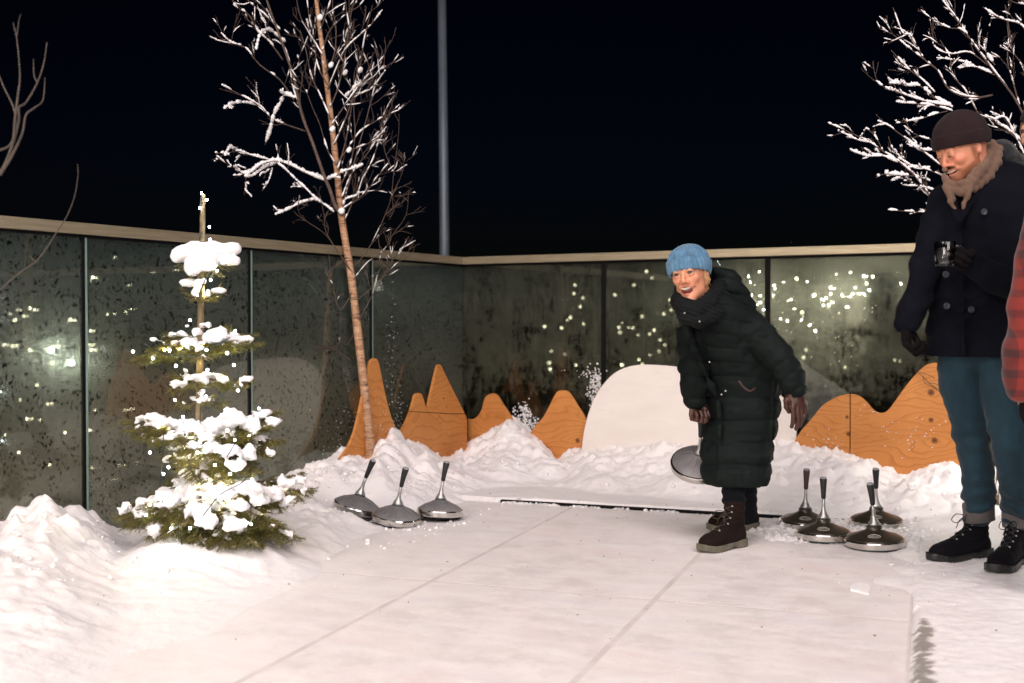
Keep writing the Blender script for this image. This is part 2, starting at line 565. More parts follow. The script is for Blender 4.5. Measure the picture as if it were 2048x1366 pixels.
# ------------------------------------------------------------------ ground far and near
def sheet(name, x0, y0, x1, y1, z, m):
    return mesh_obj(name, [(x0,y0,z),(x1,y0,z),(x1,y1,z),(x0,y1,z)], [(0,1,2,3)], m)
g = sheet('ground', -160, -160, 160, 160, -9.0, pmat('dark_earth', (0.03, 0.03, 0.032), 0.9, var=(.3, .3)))
tag(g, 'dark snowy ground far below the terrace', kind='structure')
_q = [CORNER, CORNER + UL*18, CORNER + UL*18 + UR*18, CORNER + UR*18]
g = mesh_obj('terrace', [(p.x, p.y, z) for z in (-0.075, -9.0) for p in _q], [(0,1,2,3)] + [(i, 4+i, 4+(i+1) % 4, (i+1) % 4) for i in range(4)], M_SNOWC)
tag(g, 'snow covered terrace floor behind the viewer', kind='structure')

def uv(X, Y):            # rink axes: v across (to the right), u along (away)
    return X*CS - Y*SN, Y*CS + X*SN
def vu(v, u):
    return v*CS + u*SN, -v*SN + u*CS
V_EDGE, U_BACK, U_MID, PANV, PANU = -0.052, 6.05, 4.13, 0.895, 1.92

# the height of the ploughed snow: its crest as the picture shows it, by view direction
CREST = np.array([(-900,990),(-300,1010),(0,1060),(25,1036),(60,1035),(85,1012),(120,1024),(170,1052),(215,1068),(250,1082),(300,1070),(330,1050),(420,1030),(520,1010),(560,985),(610,958),(640,940),(668,922),(690,918),(744,916),(752,884),
                  (790,872),(812,880),(845,900),(885,924),(905,915),(940,890),(985,862),(1020,850),(1050,862),(1075,880),(1100,905),(1112,918),(1135,908),
                  (1170,898),(1250,892),(1330,895),(1480,890),(1560,885),(1600,888),(1640,896),(1690,912),(1740,920),(1790,945),(1830,950),(1870,938),(1900,930),(1930,955),(2000,950),(2300,940),(3200,940)], float)
def terrain(X, Y):
    """height of the snow ground"""
    dL = (X - CORNER.x) * NL.x + (Y - CORNER.y) * NL.y
    dR = (X - CORNER.x) * NR.x + (Y - CORNER.y) * NR.y
    k = 0.35                                   # smooth distance to the nearer wall
    rag = 0.10*fbm2(X*3.7, Y*3.7, 4)
    hh = np.clip(0.5 + 0.5*(dR - dL)/k, 0, 1)
    d = dR*(1-hh) + dL*hh - k*hh*(1-hh)
    px = topx(X, np.maximum(Y, 0.5))
    py = sum(w*np.interp(px + o, CREST[:, 0], CREST[:, 1]) for o, w in ((-8,.15),(-4,.2),(0,.3),(4,.2),(8,.15)))
    py2 = sum(np.interp(px + o, CREST[:, 0], CREST[:, 1]) for o in range(-90, 91, 15))/13
    drop = 13 + 27*np.clip((330 - px)/100, 0, 1)
    py = py + drop; py2 = py2 + drop
    Yr = np.maximum(Y, 0.5)
    # crest distance from the wall
    left = np.clip((640 - px) / 120, 0, 1)
    dc = 0.30 + 0.22 * left
    # where this view direction meets the crest line
    sl = (px - CX) / FPX
    tL = (CORNER.x*NL.x + CORNER.y*NL.y + dc) / (sl*NL.x + NL.y + (np.abs(sl*NL.x + NL.y) < 1e-3)*1e-3)
    tR = (CORNER.x*NR.x + CORNER.y*NR.y + dc) / (sl*NR.x + NR.y)
    Yc = np.where(px < 925, np.where(tL > 0, tL, 9), tR)
    Yc = np.clip(Yc, 2.0, 9.0)
    H2 = CAMH - (py2 - HY) / FPX * Yc
    Hc = CAMH - (py - HY) / FPX * Yc
    blend = np.exp(-np.clip(d - dc - 0.03, 0, 9)/0.14)
    Hc = H2*(1-blend) + Hc*blend
    Hc = np.clip(Hc, 0.02, 0.6)
    v, u = uv(X, Y)
    # falls off towards the rink
    width = np.interp(px, [-400, 0, 250, 420, 600, 700, 900, 1150, 1600, 1900, 2100], [2.0, 1.9, 1.5, 1.35, 1.1, 0.78, 0.62, 0.62, 0.75, 0.9, 1.1])
    q = np.clip((d - dc + rag*np.clip((d - dc)*4, 0, 1)) / width, 0, 1)
    pw = 1.5 + 0.75*left
    prof = (1 - q)**pw * (1 + 0.7*q)
    prof = np.where(d < dc, 1.0, prof)
    lump = fbm2(X*2.3, Y*2.3, 3)
    w1, _ = worley2(X*5 + 0.25*fbm2(X*6, Y*6, 2), Y*5, 3)
    w2, _ = worley2(X*13 + 0.2*fbm2(X*20, Y*20, 2), Y*13, 11)
    w3, _ = worley2(X*31, Y*31, 5)
    amp = np.clip(prof*1.3, 0, 1) * np.clip(Hc/0.12, 0.3, 1)
    z = Hc * prof
    calm = 1 - 0.50*left*np.clip((d - dc + .1)*3, 0, 1)
    amp = amp*calm
    b1 = np.abs(fbm2(X*4.2 + 3, Y*4.2, 2))*2; b2 = np.abs(fbm2(X*11, Y*11 + 7, 2))*2; b3 = np.abs(fbm2(X*27, Y*27, 2))*2
    i1, i2, i3 = worley2(X*5 + 0.25*fbm2(X*6, Y*6, 2), Y*5, 3)[1], worley2(X*13 + 0.2*fbm2(X*20, Y*20, 2), Y*13, 11)[1], worley2(X*31, Y*31, 5)[1]
    dome = lambda w, r, id_, th: np.sqrt(np.clip(r*r - w*w, 0, 1)) * np.clip((id_ - th)*6, 0, 1)
    clod = 0.060*dome(w1, 0.42, i1, 0.62) + 0.040*dome(w2, 0.42, i2, 0.5) + 0.018*dome(w3, 0.42, i3, 0.45)
    z = z + amp * (0.022*lump + 0.034*b1 + 0.020*b2 + 0.009*b3 + clod + 0.006*fbm2(X*44, Y*44, 3) - 0.022)
    return z, d, amp, u, v

def build_ground():
    xs = np.arange(-4.6, 5.2, 0.0135); ys = np.arange(2.2, 9.3, 0.0135)
    X, Y = np.meshgrid(xs.astype(np.float32), ys.astype(np.float32), indexing='ij')
    z, d, amp, u, v = terrain(X, Y)
    onrink = (v < V_EDGE + 0.004) & (u < U_BACK + 0.004)
    rough = 0.0035*fbm2(X*9, Y*9, 4)
    spill = fbm2(X*3.1 + 5, Y*3.1, 3)
    w, _ = worley2(X*26, Y*26, 9)
    # thin trodden snow beside and behind the rink, above the panels' top (z = 0)
    side = 0.012 + 0.012*fbm2(X*2.5, Y*2.5, 4) + 0.006*(0.5-w)
    back = 0.024 + 0.004*fbm2(X*3, Y*3, 3)
    gap = (u > U_BACK - 0.004) & (u < U_BACK + 0.031) & (v > V_EDGE - 2.22) & (v < V_EDGE - 0.02)
    base = np.where(v > V_EDGE, side, back)
    # a clean low step at the panels' right edge
    edge = np.clip((v - V_EDGE) / 0.02, 0, 1)
    out = np.where(v > V_EDGE, -0.02 + (base + 0.02) * np.where(u < 4.3, edge, 1), base)
    # slush heaped on the rink near the banks
    zz = np.where(onrink, -0.007 + z, np.maximum(out, z + out*0.3))
    zz = zz + np.where(onrink, 0, rough)
    # loose snow pushed over the edge near the stones
    sp = np.exp(-((u - 5.72)/0.30)**2) * np.clip((v + 1.0)/0.3, 0, 1) * 0.045 * (0.55 + spill) * (0.4 + 1.3*np.clip(0.55 - w, 0, 1))
    zz = zz + np.where(onrink, np.maximum(sp + 0.01*(sp > 0.012), 0), 0)
    spe = np.exp(-((v - V_EDGE)/0.13)**2) * 0.020 * (0.30 + spill) * np.clip((u - 4.2)/0.5, 0, 1)
    zz = zz + np.where(onrink, np.maximum(spe, 0) * 1.5, 0)
    zz = np.where(gap, -0.065, zz)
    zz = np.where(d < -0.02, np.minimum(zz, z)*0.4 - 0.02, zz)
    zz = zz + 0.075*np.exp(-((X + 1.26)**2 + (Y - 4.72)**2)/0.30**2)*(1 + 0.35*fbm2(X*8, Y*8, 3))      # mound round the fir's foot
    for sx, sy, rr in ((-.808, 5.92, .19), (-.583, 5.76, .18), (-.372, 5.90, .18)):      # hollows in which the stocks stand
        dd = np.sqrt((X - sx)**2 + (Y - sy)**2)
        lim = 0.012 + np.clip(dd - rr*.80, 0, 9)*0.75 + np.clip(X - sx, -.2, .2)*(-.25 if sx < -.7 else 0)
        zz = np.where(dd < .5, np.minimum(zz, lim), zz)
    V = np.stack([X, Y, zz], -1).reshape(-1, 3)
    nx, ny = X.shape
    a = (np.arange(nx-1)[:, None]*ny + np.arange(ny-1)[None, :]).ravel()
    F = np.stack([a, a+ny, a+ny+1, a+1], 1)
    F = F[(d[:-1, :-1].ravel() > -0.03)]
    o = mesh_obj('snow', V, F, M_SNOW)
    tag(o, 'ploughed white snow banks and trodden snow round the rink', kind='structure')
    return X, Y, zz
GX, GY, GZ = build_ground()
def gz(x, y):
    i = int(round((x + 4.6)/0.0135)); j = int(round((y - 2.2)/0.0135))
    i = max(0, min(GX.shape[0]-1, i)); j = max(0, min(GX.shape[1]-1, j))
    return float(GZ[i, j])

# rink: recessed base and snow dusted panels laid edge to edge
rink = bpy.data.objects.new('ice_rink', None); COL.objects.link(rink)
rink.rotation_euler = (0, 0, -R(20))
tag(rink, 'flat rink floor of wide snow dusted panels', kind='structure')
b = MB(); b.box((V_EDGE - 6.4, -1.8, -0.06), (V_EDGE - .003, U_BACK - .003, -0.0004)); b.build('rink_base', M_RINKBASE, rink, smooth=False)
b = MB(); b.box((V_EDGE - 2.22, U_BACK + 0.002, -0.06), (V_EDGE - 0.01, U_BACK + 0.030, 0.013)); b.build('rink_gap', M_BLACK, rink, smooth=False)  # black strip standing in for the shade of the open gap
panel_me = None
def rink_panel_mesh():
    m = MB(); g = 0.011; e = 0.0002
    x0, x1, y0, y1 = -PANV/2 + g, PANV/2 - g, -PANU/2 + g*.75, PANU/2 - g*.75
    v = [(x0, y0, -0.03), (x1, y0, -0.03), (x1, y1, -0.03), (x0, y1, -0.03),
         (x0, y0, -e), (x1, y0, -e), (x1, y1, -e), (x0, y1, -e),
         (x0+e, y0+e, 0), (x1-e, y0+e, 0), (x1-e, y1-e, 0), (x0+e, y1-e, 0)]
    f = [(0,1,5,4),(1,2,6,5),(2,3,7,6),(3,0,4,7),(4,5,9,8),(5,6,10,9),(6,7,11,10),(7,4,8,11),(8,9,10,11),(0,3,2,1)]
    m.add(v, f); return m
rp = rink_panel_mesh().build('rink_panel', M_ICE, rink, smooth=False)
first = True
for iu in range(4):
    for iv in range(7):
        o = rp if first else rp.copy()
        if not first:
            COL.objects.link(o); o.parent = rink
        first = False
        o.location = (V_EDGE - PANV*(iv + 0.5), U_BACK - PANU*(iu + 0.5), random.uniform(-0.0001, 0.0001))

# ------------------------------------------------------------------ glass walls
def glass_mat(name, kind):
    t = NT(name); v = t.coord()
    vert = t.coord(scale=(1.0, 1.0, 0.28))
    if kind == 'drops':      # evenly misted, with small clear drops
        mist = t.ramp(t.noise(v, 1.7, 3), [(0.25, 0.62), (0.7, 1.0)])
        drops = t.ramp(t.noise(t.coord(scale=(1, 1, 0.75)), 76, 2, 0.4), [(0.60, 1.0), (0.655, 0.08)])
        fine = t.ramp(t.noise(v, 130, 3), [(0.3, 0.8), (0.7, 1.0)])
        cov = t.math('MULTIPLY', t.math('MULTIPLY', mist, drops), fine)
        dens = 0.9
    else:                    # frost in torn vertical patches
        a = t.noise(v, 3.4, 9, 0.75, 0.4); s = t.noise(vert, 38, 5, 0.65); f = t.noise(v, 40, 5, 0.75)
        sep = t.n('SeparateXYZ', Vector=v)
        hgt = t.math('MULTIPLY', t.math('SUBTRACT', sep.outputs[2], 0.55), 0.10)
        k = t.math('ADD', t.math('ADD', t.math('MULTIPLY', a, 0.52), hgt), t.math('ADD', t.math('MULTIPLY', s, 0.26), t.math('MULTIPLY', f, 0.22)))
        cov = t.ramp(k, [(0.475, 0.06), (0.505, 0.40), (0.55, 0.62), (0.62, 0.85)])
        dens = 0.85
    sp = t.n('SeparateXYZ', Vector=v)
    top = t.ramp(t.math('MULTIPLY', sp.outputs[2], 0.7), [(0.80, 1.0), (0.98, 0.6)])
    cov = t.math('MULTIPLY', cov, t.math('MULTIPLY', top, dens))
    tone = t.mix(t.ramp(t.math('MULTIPLY', sp.outputs[2], 0.7), [(0.3, 0.0), (0.95, 1.0)]), *(((0.128, 0.130, 0.092), (0.080, 0.108, 0.100)) if kind == 'drops' else ((0.086, 0.086, 0.056), (0.078, 0.088, 0.068))))
    frost = t.n('BsdfDiffuse', Color=tone, Roughness=0.5)
    haze = t.n('BsdfGlossy', Color=(0.34, 0.36, 0.30), Roughness=0.16)
    fr = t.n('MixShader', i0=0.30 if kind == 'drops' else 0.22, i1=frost, i2=haze)
    clear = t.n('BsdfTransparent', Color=(0.46, 0.46, 0.40))
    mirror = t.n('BsdfGlossy', Color=(0.92, 0.96, 0.94), Roughness=0.0)
    fres = t.n('Fresnel', IOR=1.50)
    base = t.n('MixShader', i0=cov, i1=clear, i2=fr)
    refl = t.math('MULTIPLY', fres.outputs[0], t.math('SUBTRACT', 1.0, t.math('MULTIPLY', cov, 0.3)))
    sh = t.n('MixShader', i0=refl, i1=base, i2=mirror)
    return t.done(sh)
M_GLASS_D = glass_mat('misted_glass', 'drops')
M_GLASS_F = glass_mat('frosted_glass', 'frost')
def rail_mat():
    t = NT('brushed_metal_rail'); v = t.coord(scale=(1.5, 30, 30))
    f = t.noise(v, 3, 5)
    c = t.ramp(f, [(0.3, (0.27, 0.225, 0.15)), (0.7, (0.38, 0.325, 0.225))])
    b = t.bsdf(Base_Color=c, Metallic=0.55, Roughness=0.42, Normal=t.bump(f, 0.12, 0.003))
    return t.done(b)
M_RAIL = rail_mat()
M_GEDGE = pmat('green_glass_edge', (0.16, 0.24, 0.21), 0.25)

def glass_wall(U, N, n, mat, label, flip):
    ang = math.atan2(U.y, U.x)
    t = thing('glass_wall', label, 'glass wall', (CORNER.x, CORNER.y, 0), (0, 0, ang))
    s = 1 if flip else -1              # which local y side is inward
    m = MB()
    y0, y1 = (-0.045, 0.035)
    m.box((-0.02 if flip else 0.0, y0, RAILZ - 0.052), (n*PW, y1, RAILZ))
    o = m.build('handrail', M_RAIL, t, smooth=False)
    bv = o.modifiers.new('bevel', 'BEVEL'); bv.width = 0.004; bv.segments = 2
    lip = MB(); lip.box((0, -0.02, RAILZ - 0.066), (n*PW, 0.012, RAILZ - 0.052)); lip.build('rail_channel', M_BLACK, t, smooth=False)
    pane = None
    for i in range(n):
        if pane is None:
            q = MB(); q.box((0.010, -0.008, 0.0), (PW - 0.010, 0.008, RAILZ - 0.066))
            pane = q.build('glass_pane', mat, t, smooth=False); o = pane
        else:
            o = pane.copy(); COL.objects.link(o); o.parent = t
        o.location = (PW*i, 0.0, 0)
    for i in range(1, n):
        q = MB()
        if flip:    # right wall: black post between the panes
            q.box((PW*i - 0.014, -0.020, 0.0), (PW*i + 0.014, 0.014, RAILZ - 0.066), m=0)
            q.build('joint_post', [M_BLACK], t, smooth=False)
        else:
            q.box((PW*i - 0.0135, -0.014, 0.0), (PW*i - 0.003, 0.018, RAILZ - 0.066), m=0)
            q.box((PW*i - 0.0028, -0.016, 0.0), (PW*i + 0.0115, 0.016, RAILZ - 0.066), m=1)
            q.build('joint_post', [M_GEDGE, M_BLACK], t, smooth=False)
    return t
WALL_L = glass_wall(UL, NL, 6, M_GLASS_D, 'left wall of misted glass panes with metal handrail', False)
WALL_R = glass_wall(UR, NR, 6, M_GLASS_F, 'right wall of patchy frosted glass panes with metal handrail', True)

# ------------------------------------------------------------------ flagpole beyond the wall
def flagpole():
    a = at(889, 500, 11.5); top = at(883, -90, 11.5)
    t = thing('flagpole', 'tall thin grey metal pole rising behind the glass corner', 'pole', (a.x, a.y, -0.12))
    m = MB(); m.tube([(0, 0, 0), (0, 0, 2.0), (top.x - a.x, 0, top.z + .12)], [0.050, 0.049, 0.040], 20)
    m.build('shaft', pmat('pole_metal', (0.13, 0.16, 0.19), 0.45, 0.3, var=(1.2, 0.3)), t)
    c = MB(); c.lathe([(0.1, 0), (0.1, 0.03), (0.06, 0.05)], 20); c.build('foot_plate', M_LAMPCASE, t)
flagpole()
# ================================================================== plywood cut-outs along the walls
def wood_mat(name, knots, seed, tone=1.0, zs=17.0):
    """plywood: wavy growth lines in the local x (along) / z (up) plane, bending round the knots"""
    t = NT(name)
    tc = t.coord(); sp = t.n('SeparateXYZ', Vector=tc)
    x, z = sp.outputs[0], sp.outputs[2]
    lowv = t.n('CombineXYZ', X=t.math('MULTIPLY', x, 1.3), Y=float(seed), Z=t.math('MULTIPLY', z, 2.6)).outputs[0]
    low = t.noise(lowv, 1.7, 3, 0.5)
    phase = t.math('ADD', t.math('MULTIPLY', z, zs), t.math('MULTIPLY', low, 8.0))
    kn = None
    for kx, kz, kr in knots:
        dx = t.math('MULTIPLY', t.math('SUBTRACT', x, kx), 0.55); dz = t.math('SUBTRACT', z, kz)
        d2 = t.math('ADD', t.math('MULTIPLY', dx, dx), t.math('MULTIPLY', dz, dz))
        g = t.math('DIVIDE', 0.0030, t.math('ADD', d2, 0.0022))
        sgn = t.math('SIGN', dz)
        phase = t.math('ADD', phase, t.math('MULTIPLY', t.math('MULTIPLY', g, sgn), -1.6))
        dx2 = t.math('SUBTRACT', x, kx)
        d = t.math('SQRT', t.math('ADD', t.math('MULTIPLY', dx2, dx2), t.math('MULTIPLY', dz, dz)))
        k = t.math('SUBTRACT', 1.0, t.math('DIVIDE', d, kr * 1.15), clamp=True)
        kn = k if kn is None else t.math('MAXIMUM', kn, k)
    wv = t.math('FRACT', phase)
    line = t.ramp(wv, [(0.0, 0.0), (0.66, 0.10), (0.86, 0.75), (0.95, 1.0), (1.0, 0.0)])
    fine = t.noise(t.coord(scale=(1.5, 1, 26)), 7, 4, 0.6)
    blot = t.noise(tc, 4, 3)
    a = t.ramp(blot, [(0.3, (0.51*tone, 0.200*tone, 0.052*tone)), (0.7, (0.61*tone, 0.262*tone, 0.075*tone))])
    c = t.mix(t.math('MULTIPLY', line, 0.62), a, (0.34*tone, 0.115*tone, 0.022*tone))
    c = t.mix(t.math('MULTIPLY', t.math('SUBTRACT', fine, 0.35, clamp=True), 0.9), c, (0.42*tone, 0.17*tone, 0.04*tone))
    if kn is not None:
        c = t.mix(t.ramp(kn, [(0.0, 0.0), (0.35, 0.75), (0.8, 1.0)]), c, (0.10, 0.035, 0.012))
    b = t.bsdf(Base_Color=c, Roughness=0.55, Specular_IOR_Level=0.3, Normal=t.bump(line, 0.15, 0.002))
    return t.done(b)

def ray_wall(px, py, N, off):
    o = Vector((0, 0, CAMH)); d = at(px, py, 1.0) - o
    k = (off - (o - CORNER).dot(Vector((N.x, N.y, 0)))) / (d.x*N.x + d.y*N.y)
    return o + d * k

def cutout(name, outlines, left, off, mats, label, cat, group=None, thick=0.018, knots_px=(), seed=1, parts=None, pname='board_panel', matfn=None):
    """outlines: one or more closed lists of picture points; the board stands parallel to its wall"""
    U, N = (UL, NL) if left else (UR, NR)
    ang = math.atan2(U.y, U.x)
    pts = [[ray_wall(px, py, N, off) for px, py in o] for o in outlines]
    allp = [p for o in pts for p in o]
    s0 = sum((p - CORNER).dot(U) for p in allp) / len(allp)
    base = CORNER + U * s0 + N * off
    t = thing(name, label, cat, (base.x, base.y, 0), (0, 0, ang), group)
    s_in = 1 if left else -1
    kl = []
    for kx, ky, kr in knots_px:
        p = ray_wall(kx, ky, N, off); kl.append(((p - base).dot(U), p.z, kr))
    m = matfn(kl) if matfn else wood_mat(name + '_ply', kl, seed)
    for o in pts:
        q = [((p - base).dot(U), p.z) for p in o]
        area = sum(q[i][0]*q[(i+1) % len(q)][1] - q[(i+1) % len(q)][0]*q[i][1] for i in range(len(q)))
        if area < 0: q = q[::-1]
        # smooth the drawn outline once where it bends gently
        n = len(q)
        y0, y1 = 0.0, -thick*s_in
        v = [(x, y0, z) for x, z in q] + [(x, y1, z) for x, z in q]
        fr = tuple(range(n)); bk = tuple(range(2*n-1, n-1, -1))
        f = [fr, bk] + [(i, n+i, n+(i+1) % n, (i+1) % n) for i in range(n)]
        ob = mesh_obj(pname, v, f, m, t, smooth=False)
        import bmesh
        bm = bmesh.new(); bm.from_mesh(ob.data); bmesh.ops.recalc_face_normals(bm, faces=bm.faces); bm.to_mesh(ob.data); bm.free()
        bv = ob.modifiers.new('bevel', 'BEVEL'); bv.width = 0.0015; bv.segments = 1; bv.limit_method = 'ANGLE'
    return t

def smooth_open(p, n=3):
    """Catmull-Rom through the points"""
    out = []
    for i in range(len(p) - 1):
        a, b, c, d = p[max(i-1, 0)], p[i], p[i+1], p[min(i+2, len(p)-1)]
        for k in range(n):
            t = k / n
            out.append(tuple(0.5*((2*b[j]) + (-a[j]+c[j])*t + (2*a[j]-5*b[j]+4*c[j]-d[j])*t*t + (-a[j]+3*b[j]-3*c[j]+d[j])*t**3) for j in (0, 1)))
    out.append(p[-1])
    return out

GB = 'plywood mountain cut-outs in the snow bank'
A_ = smooth_open([(668,935),(684,912),(697,893),(708,868),(716,838),(724,800),(732,765),(738,735),(741,723),(747,717),(753,717.5),(757,723),(762,745),(770,785),(780,825),(789,850),(798,882)])
cutout('mountain_board', [A_ + [(800,950),(668,950)]], True, 0.16, None,
       'tall narrow orange plywood peak behind the birch trunk', 'board', GB, seed=2)
BL = smooth_open([(788,900),(794,880),(801,864),(812,845),(821,823.5)]) + [(862,826),(900,828),(930.5,828.5)] + [(934.5,838),(935,945),(788,945)]
BU = smooth_open([(821.3,822.3),(827,803),(830,791),(835,786.5),(842,787),(847,796),(853,818)]) + smooth_open([(854.5,820),(856.5,811),(863,783),(874,736),(877,730.5),(882.5,731),(893,753),(918,803),(930,827)])[0:] + [(900,826.6),(862,824.6)]
cutout('mountain_board', [BL, BU], True, 0.15, None,
       'orange plywood board with a small rounded peak and a tall sharp peak', 'board', GB, knots_px=((887,797,.008),(893,813,.007)), seed=5)
C_ = smooth_open([(936,838),(946,838),(955,832),(963,819),(967,803),(973,791.5),(985,787),(994,790.5),(1004,806),(1015,822),(1029,845),(1045,866),(1062,900)])
cutout('mountain_board', [[(936,945)] + C_ + [(1064,945)]], False, 0.115, None,
       'low orange plywood peak with rounded tip beside the glass corner', 'board', GB, seed=8,
       matfn=lambda k: wood_mat('shaded_ply', k, 8, 0.88))  # shade from the way it faces is put into the ply colour
D_ = smooth_open([(1052,880),(1071,851),(1085,836),(1099,811),(1110,789),(1118,781.5),(1132,781.5),(1141,789),(1155,811),(1169,833),(1184,860)])
cutout('mountain_board', [[(1052,955)] + D_ + [(1184,955)]], False, 0.09, None,
       'orange plywood peak with one dark knot against the white dome board', 'board', GB, knots_px=((1155,881,.017),), seed=11)
W_ = smooth_open([(1163,900),(1168,862),(1177,826),(1190,794),(1210,764),(1237,741),(1275,730),(1330,731),(1375,737),(1430,744),(1485,755),(1530,772),(1560,790),(1580,814),(1591,832)])
def white_mat(k):
    t = NT('white_board_paint'); v = t.coord()
    f = t.noise(t.coord(scale=(1, 1, 3)), 3, 5)
    c = t.ramp(f, [(0.3, (0.72, 0.67, 0.63)), (0.7, (0.79, 0.75, 0.71))])
    g = t.noise(t.coord(scale=(1, 1, 12)), 5, 5)
    c = t.mix(t.ramp(g, [(0.62, 0.0), (0.72, 0.35)]), c, (0.70, 0.54, 0.44))
    return t.done(t.bsdf(Base_Color=c, Roughness=0.5, Normal=t.bump(g, .1, .002)))
cutout('dome_board', [[(1163,960)] + W_ + [(1592,832),(1593,960)]], False, 0.14, None,
       'large white painted dome shaped board behind the woman in the blue hat', 'board', matfn=white_mat)
E1 = smooth_open([(1590,880),(1604,859),(1621,840),(1643,813),(1665,798),(1683,790.5),(1699,788)])
E2 = smooth_open([(1701,788),(1716,791),(1731,802),(1745,818),(1756,825),(1768,825),(1778,818),(1793,798),(1811,773),(1829,751),(1848,733),(1862,726.5),(1876,727),(1893,742),(1915,780),(1940,830),(1962,880)])
cutout('mountain_board', [[(1590,960)] + E1 + [(1699,960)], [(1701,1000),(1701,960)] + E2 + [(1975,1000)]], False, 0.15, None,
       'wide orange plywood double mountain with knots, a vertical seam in its left half', 'board', GB,
       knots_px=((1862,785,.020),(1862,840,.015),(1869,881,.018),(1694,834,.011),(1697,868,.014)), seed=14)

# snow stuck to the glass and blown on the boards: small flat lumps, nobody could count them
def flake(m, p, U, N, r, th):
    k = random.randint(5, 7); a0 = random.random()*6
    ring = [p + U*(r*random.uniform(.5, 1.15)*math.cos(a0+6.283*i/k)) + Vector((0,0,1))*(r*random.uniform(.5, 1.15)*math.sin(a0+6.283*i/k)) for i in range(k)]
    b = len(m.v); m.v += [tuple(q) for q in ring] + [tuple(p + N*th)]
    for i in range(k):
        m.f.append((b+i, b+(i+1) % k, b+k)); m.m.append(0)
fl = MB()
def splat(px, py, sx, sy, n, left, off, r0, r1):
    U, N = (UL, NL) if left else (UR, NR)
    for i in range(n):
        p = ray_wall(px + random.gauss(0, sx), py + random.gauss(0, sy), N, off)
        if p.z > 0.05: flake(fl, p, U, N, random.uniform(r0, r1), random.uniform(.002, .006))
splat(1190, 775, 9, 22, 130, False, .010, .003, .011)
splat(1198, 762, 4, 12, 40, False, .010, .005, .013)
splat(1172, 748, 14, 4, 26, False, .010, .003, .007)
splat(1050, 835, 10, 16, 110, False, .010, .003, .012)
splat(1068, 852, 12, 8, 60, False, .010, .004, .011)
splat(1045, 818, 7, 5, 25, False, .010, .003, .009)
splat(780, 700, 8, 110, 60, True, .010, .0015, .004)
splat(795, 830, 10, 30, 70, True, .010, .0015, .005)
splat(690, 860, 30, 30, 60, True, .010, .0015, .004)
splat(745, 830, 18, 35, 26, True, .163, .002, .005)
splat(780, 870, 12, 10, 20, True, .163, .003, .006)
splat(1815, 870, 30, 22, 40, False, .153, .002, .006)
splat(1745, 822, 12, 5, 8, False, .153, .002, .005)
splat(1640, 880, 25, 8, 14, False, .153, .003, .007)
splat(1600, 650, 150, 60, 60, False, .010, .0015, .003)
tag(fl.build('snow_flakes', M_SNOWC), 'white snow flecks stuck to the glass and boards', kind='stuff')

# ================================================================== ice stocks (curling stocks with upright handles)
M_CHROME = pmat('polished_steel', (0.62, 0.60, 0.57), 0.16, 1.0, bump=(40, .05, .002))
M_CONE = pmat('cast_aluminium', (0.42, 0.42, 0.41), 0.38, 0.85, bump=(60, .1, .001))
M_GREYDOME = pmat('frosted_grey_plastic', (0.17, 0.165, 0.17), 0.42, var=(9, 0.25), bump=(90, .2, .002))
M_DARKDOME = pmat('dark_brown_plastic', (0.032, 0.026, 0.018), 0.3, var=(9, 0.35), bump=(80, .15, .002))
M_GRIP = pmat('black_grip_rubber', (0.010, 0.011, 0.013), 0.55, bump=(120, .3, .001))
M_GRIPB = pmat('brown_grip_rubber', (0.055, 0.038, 0.022), 0.55, bump=(120, .3, .001))
M_CAP = pmat('grey_grip_cap', (0.30, 0.30, 0.31), 0.4)
M_TEAL = pmat('teal_plate', (0.012, 0.045, 0.045), 0.45)
M_LOGO = pmat('pale_print', (0.62, 0.60, 0.55), 0.5)

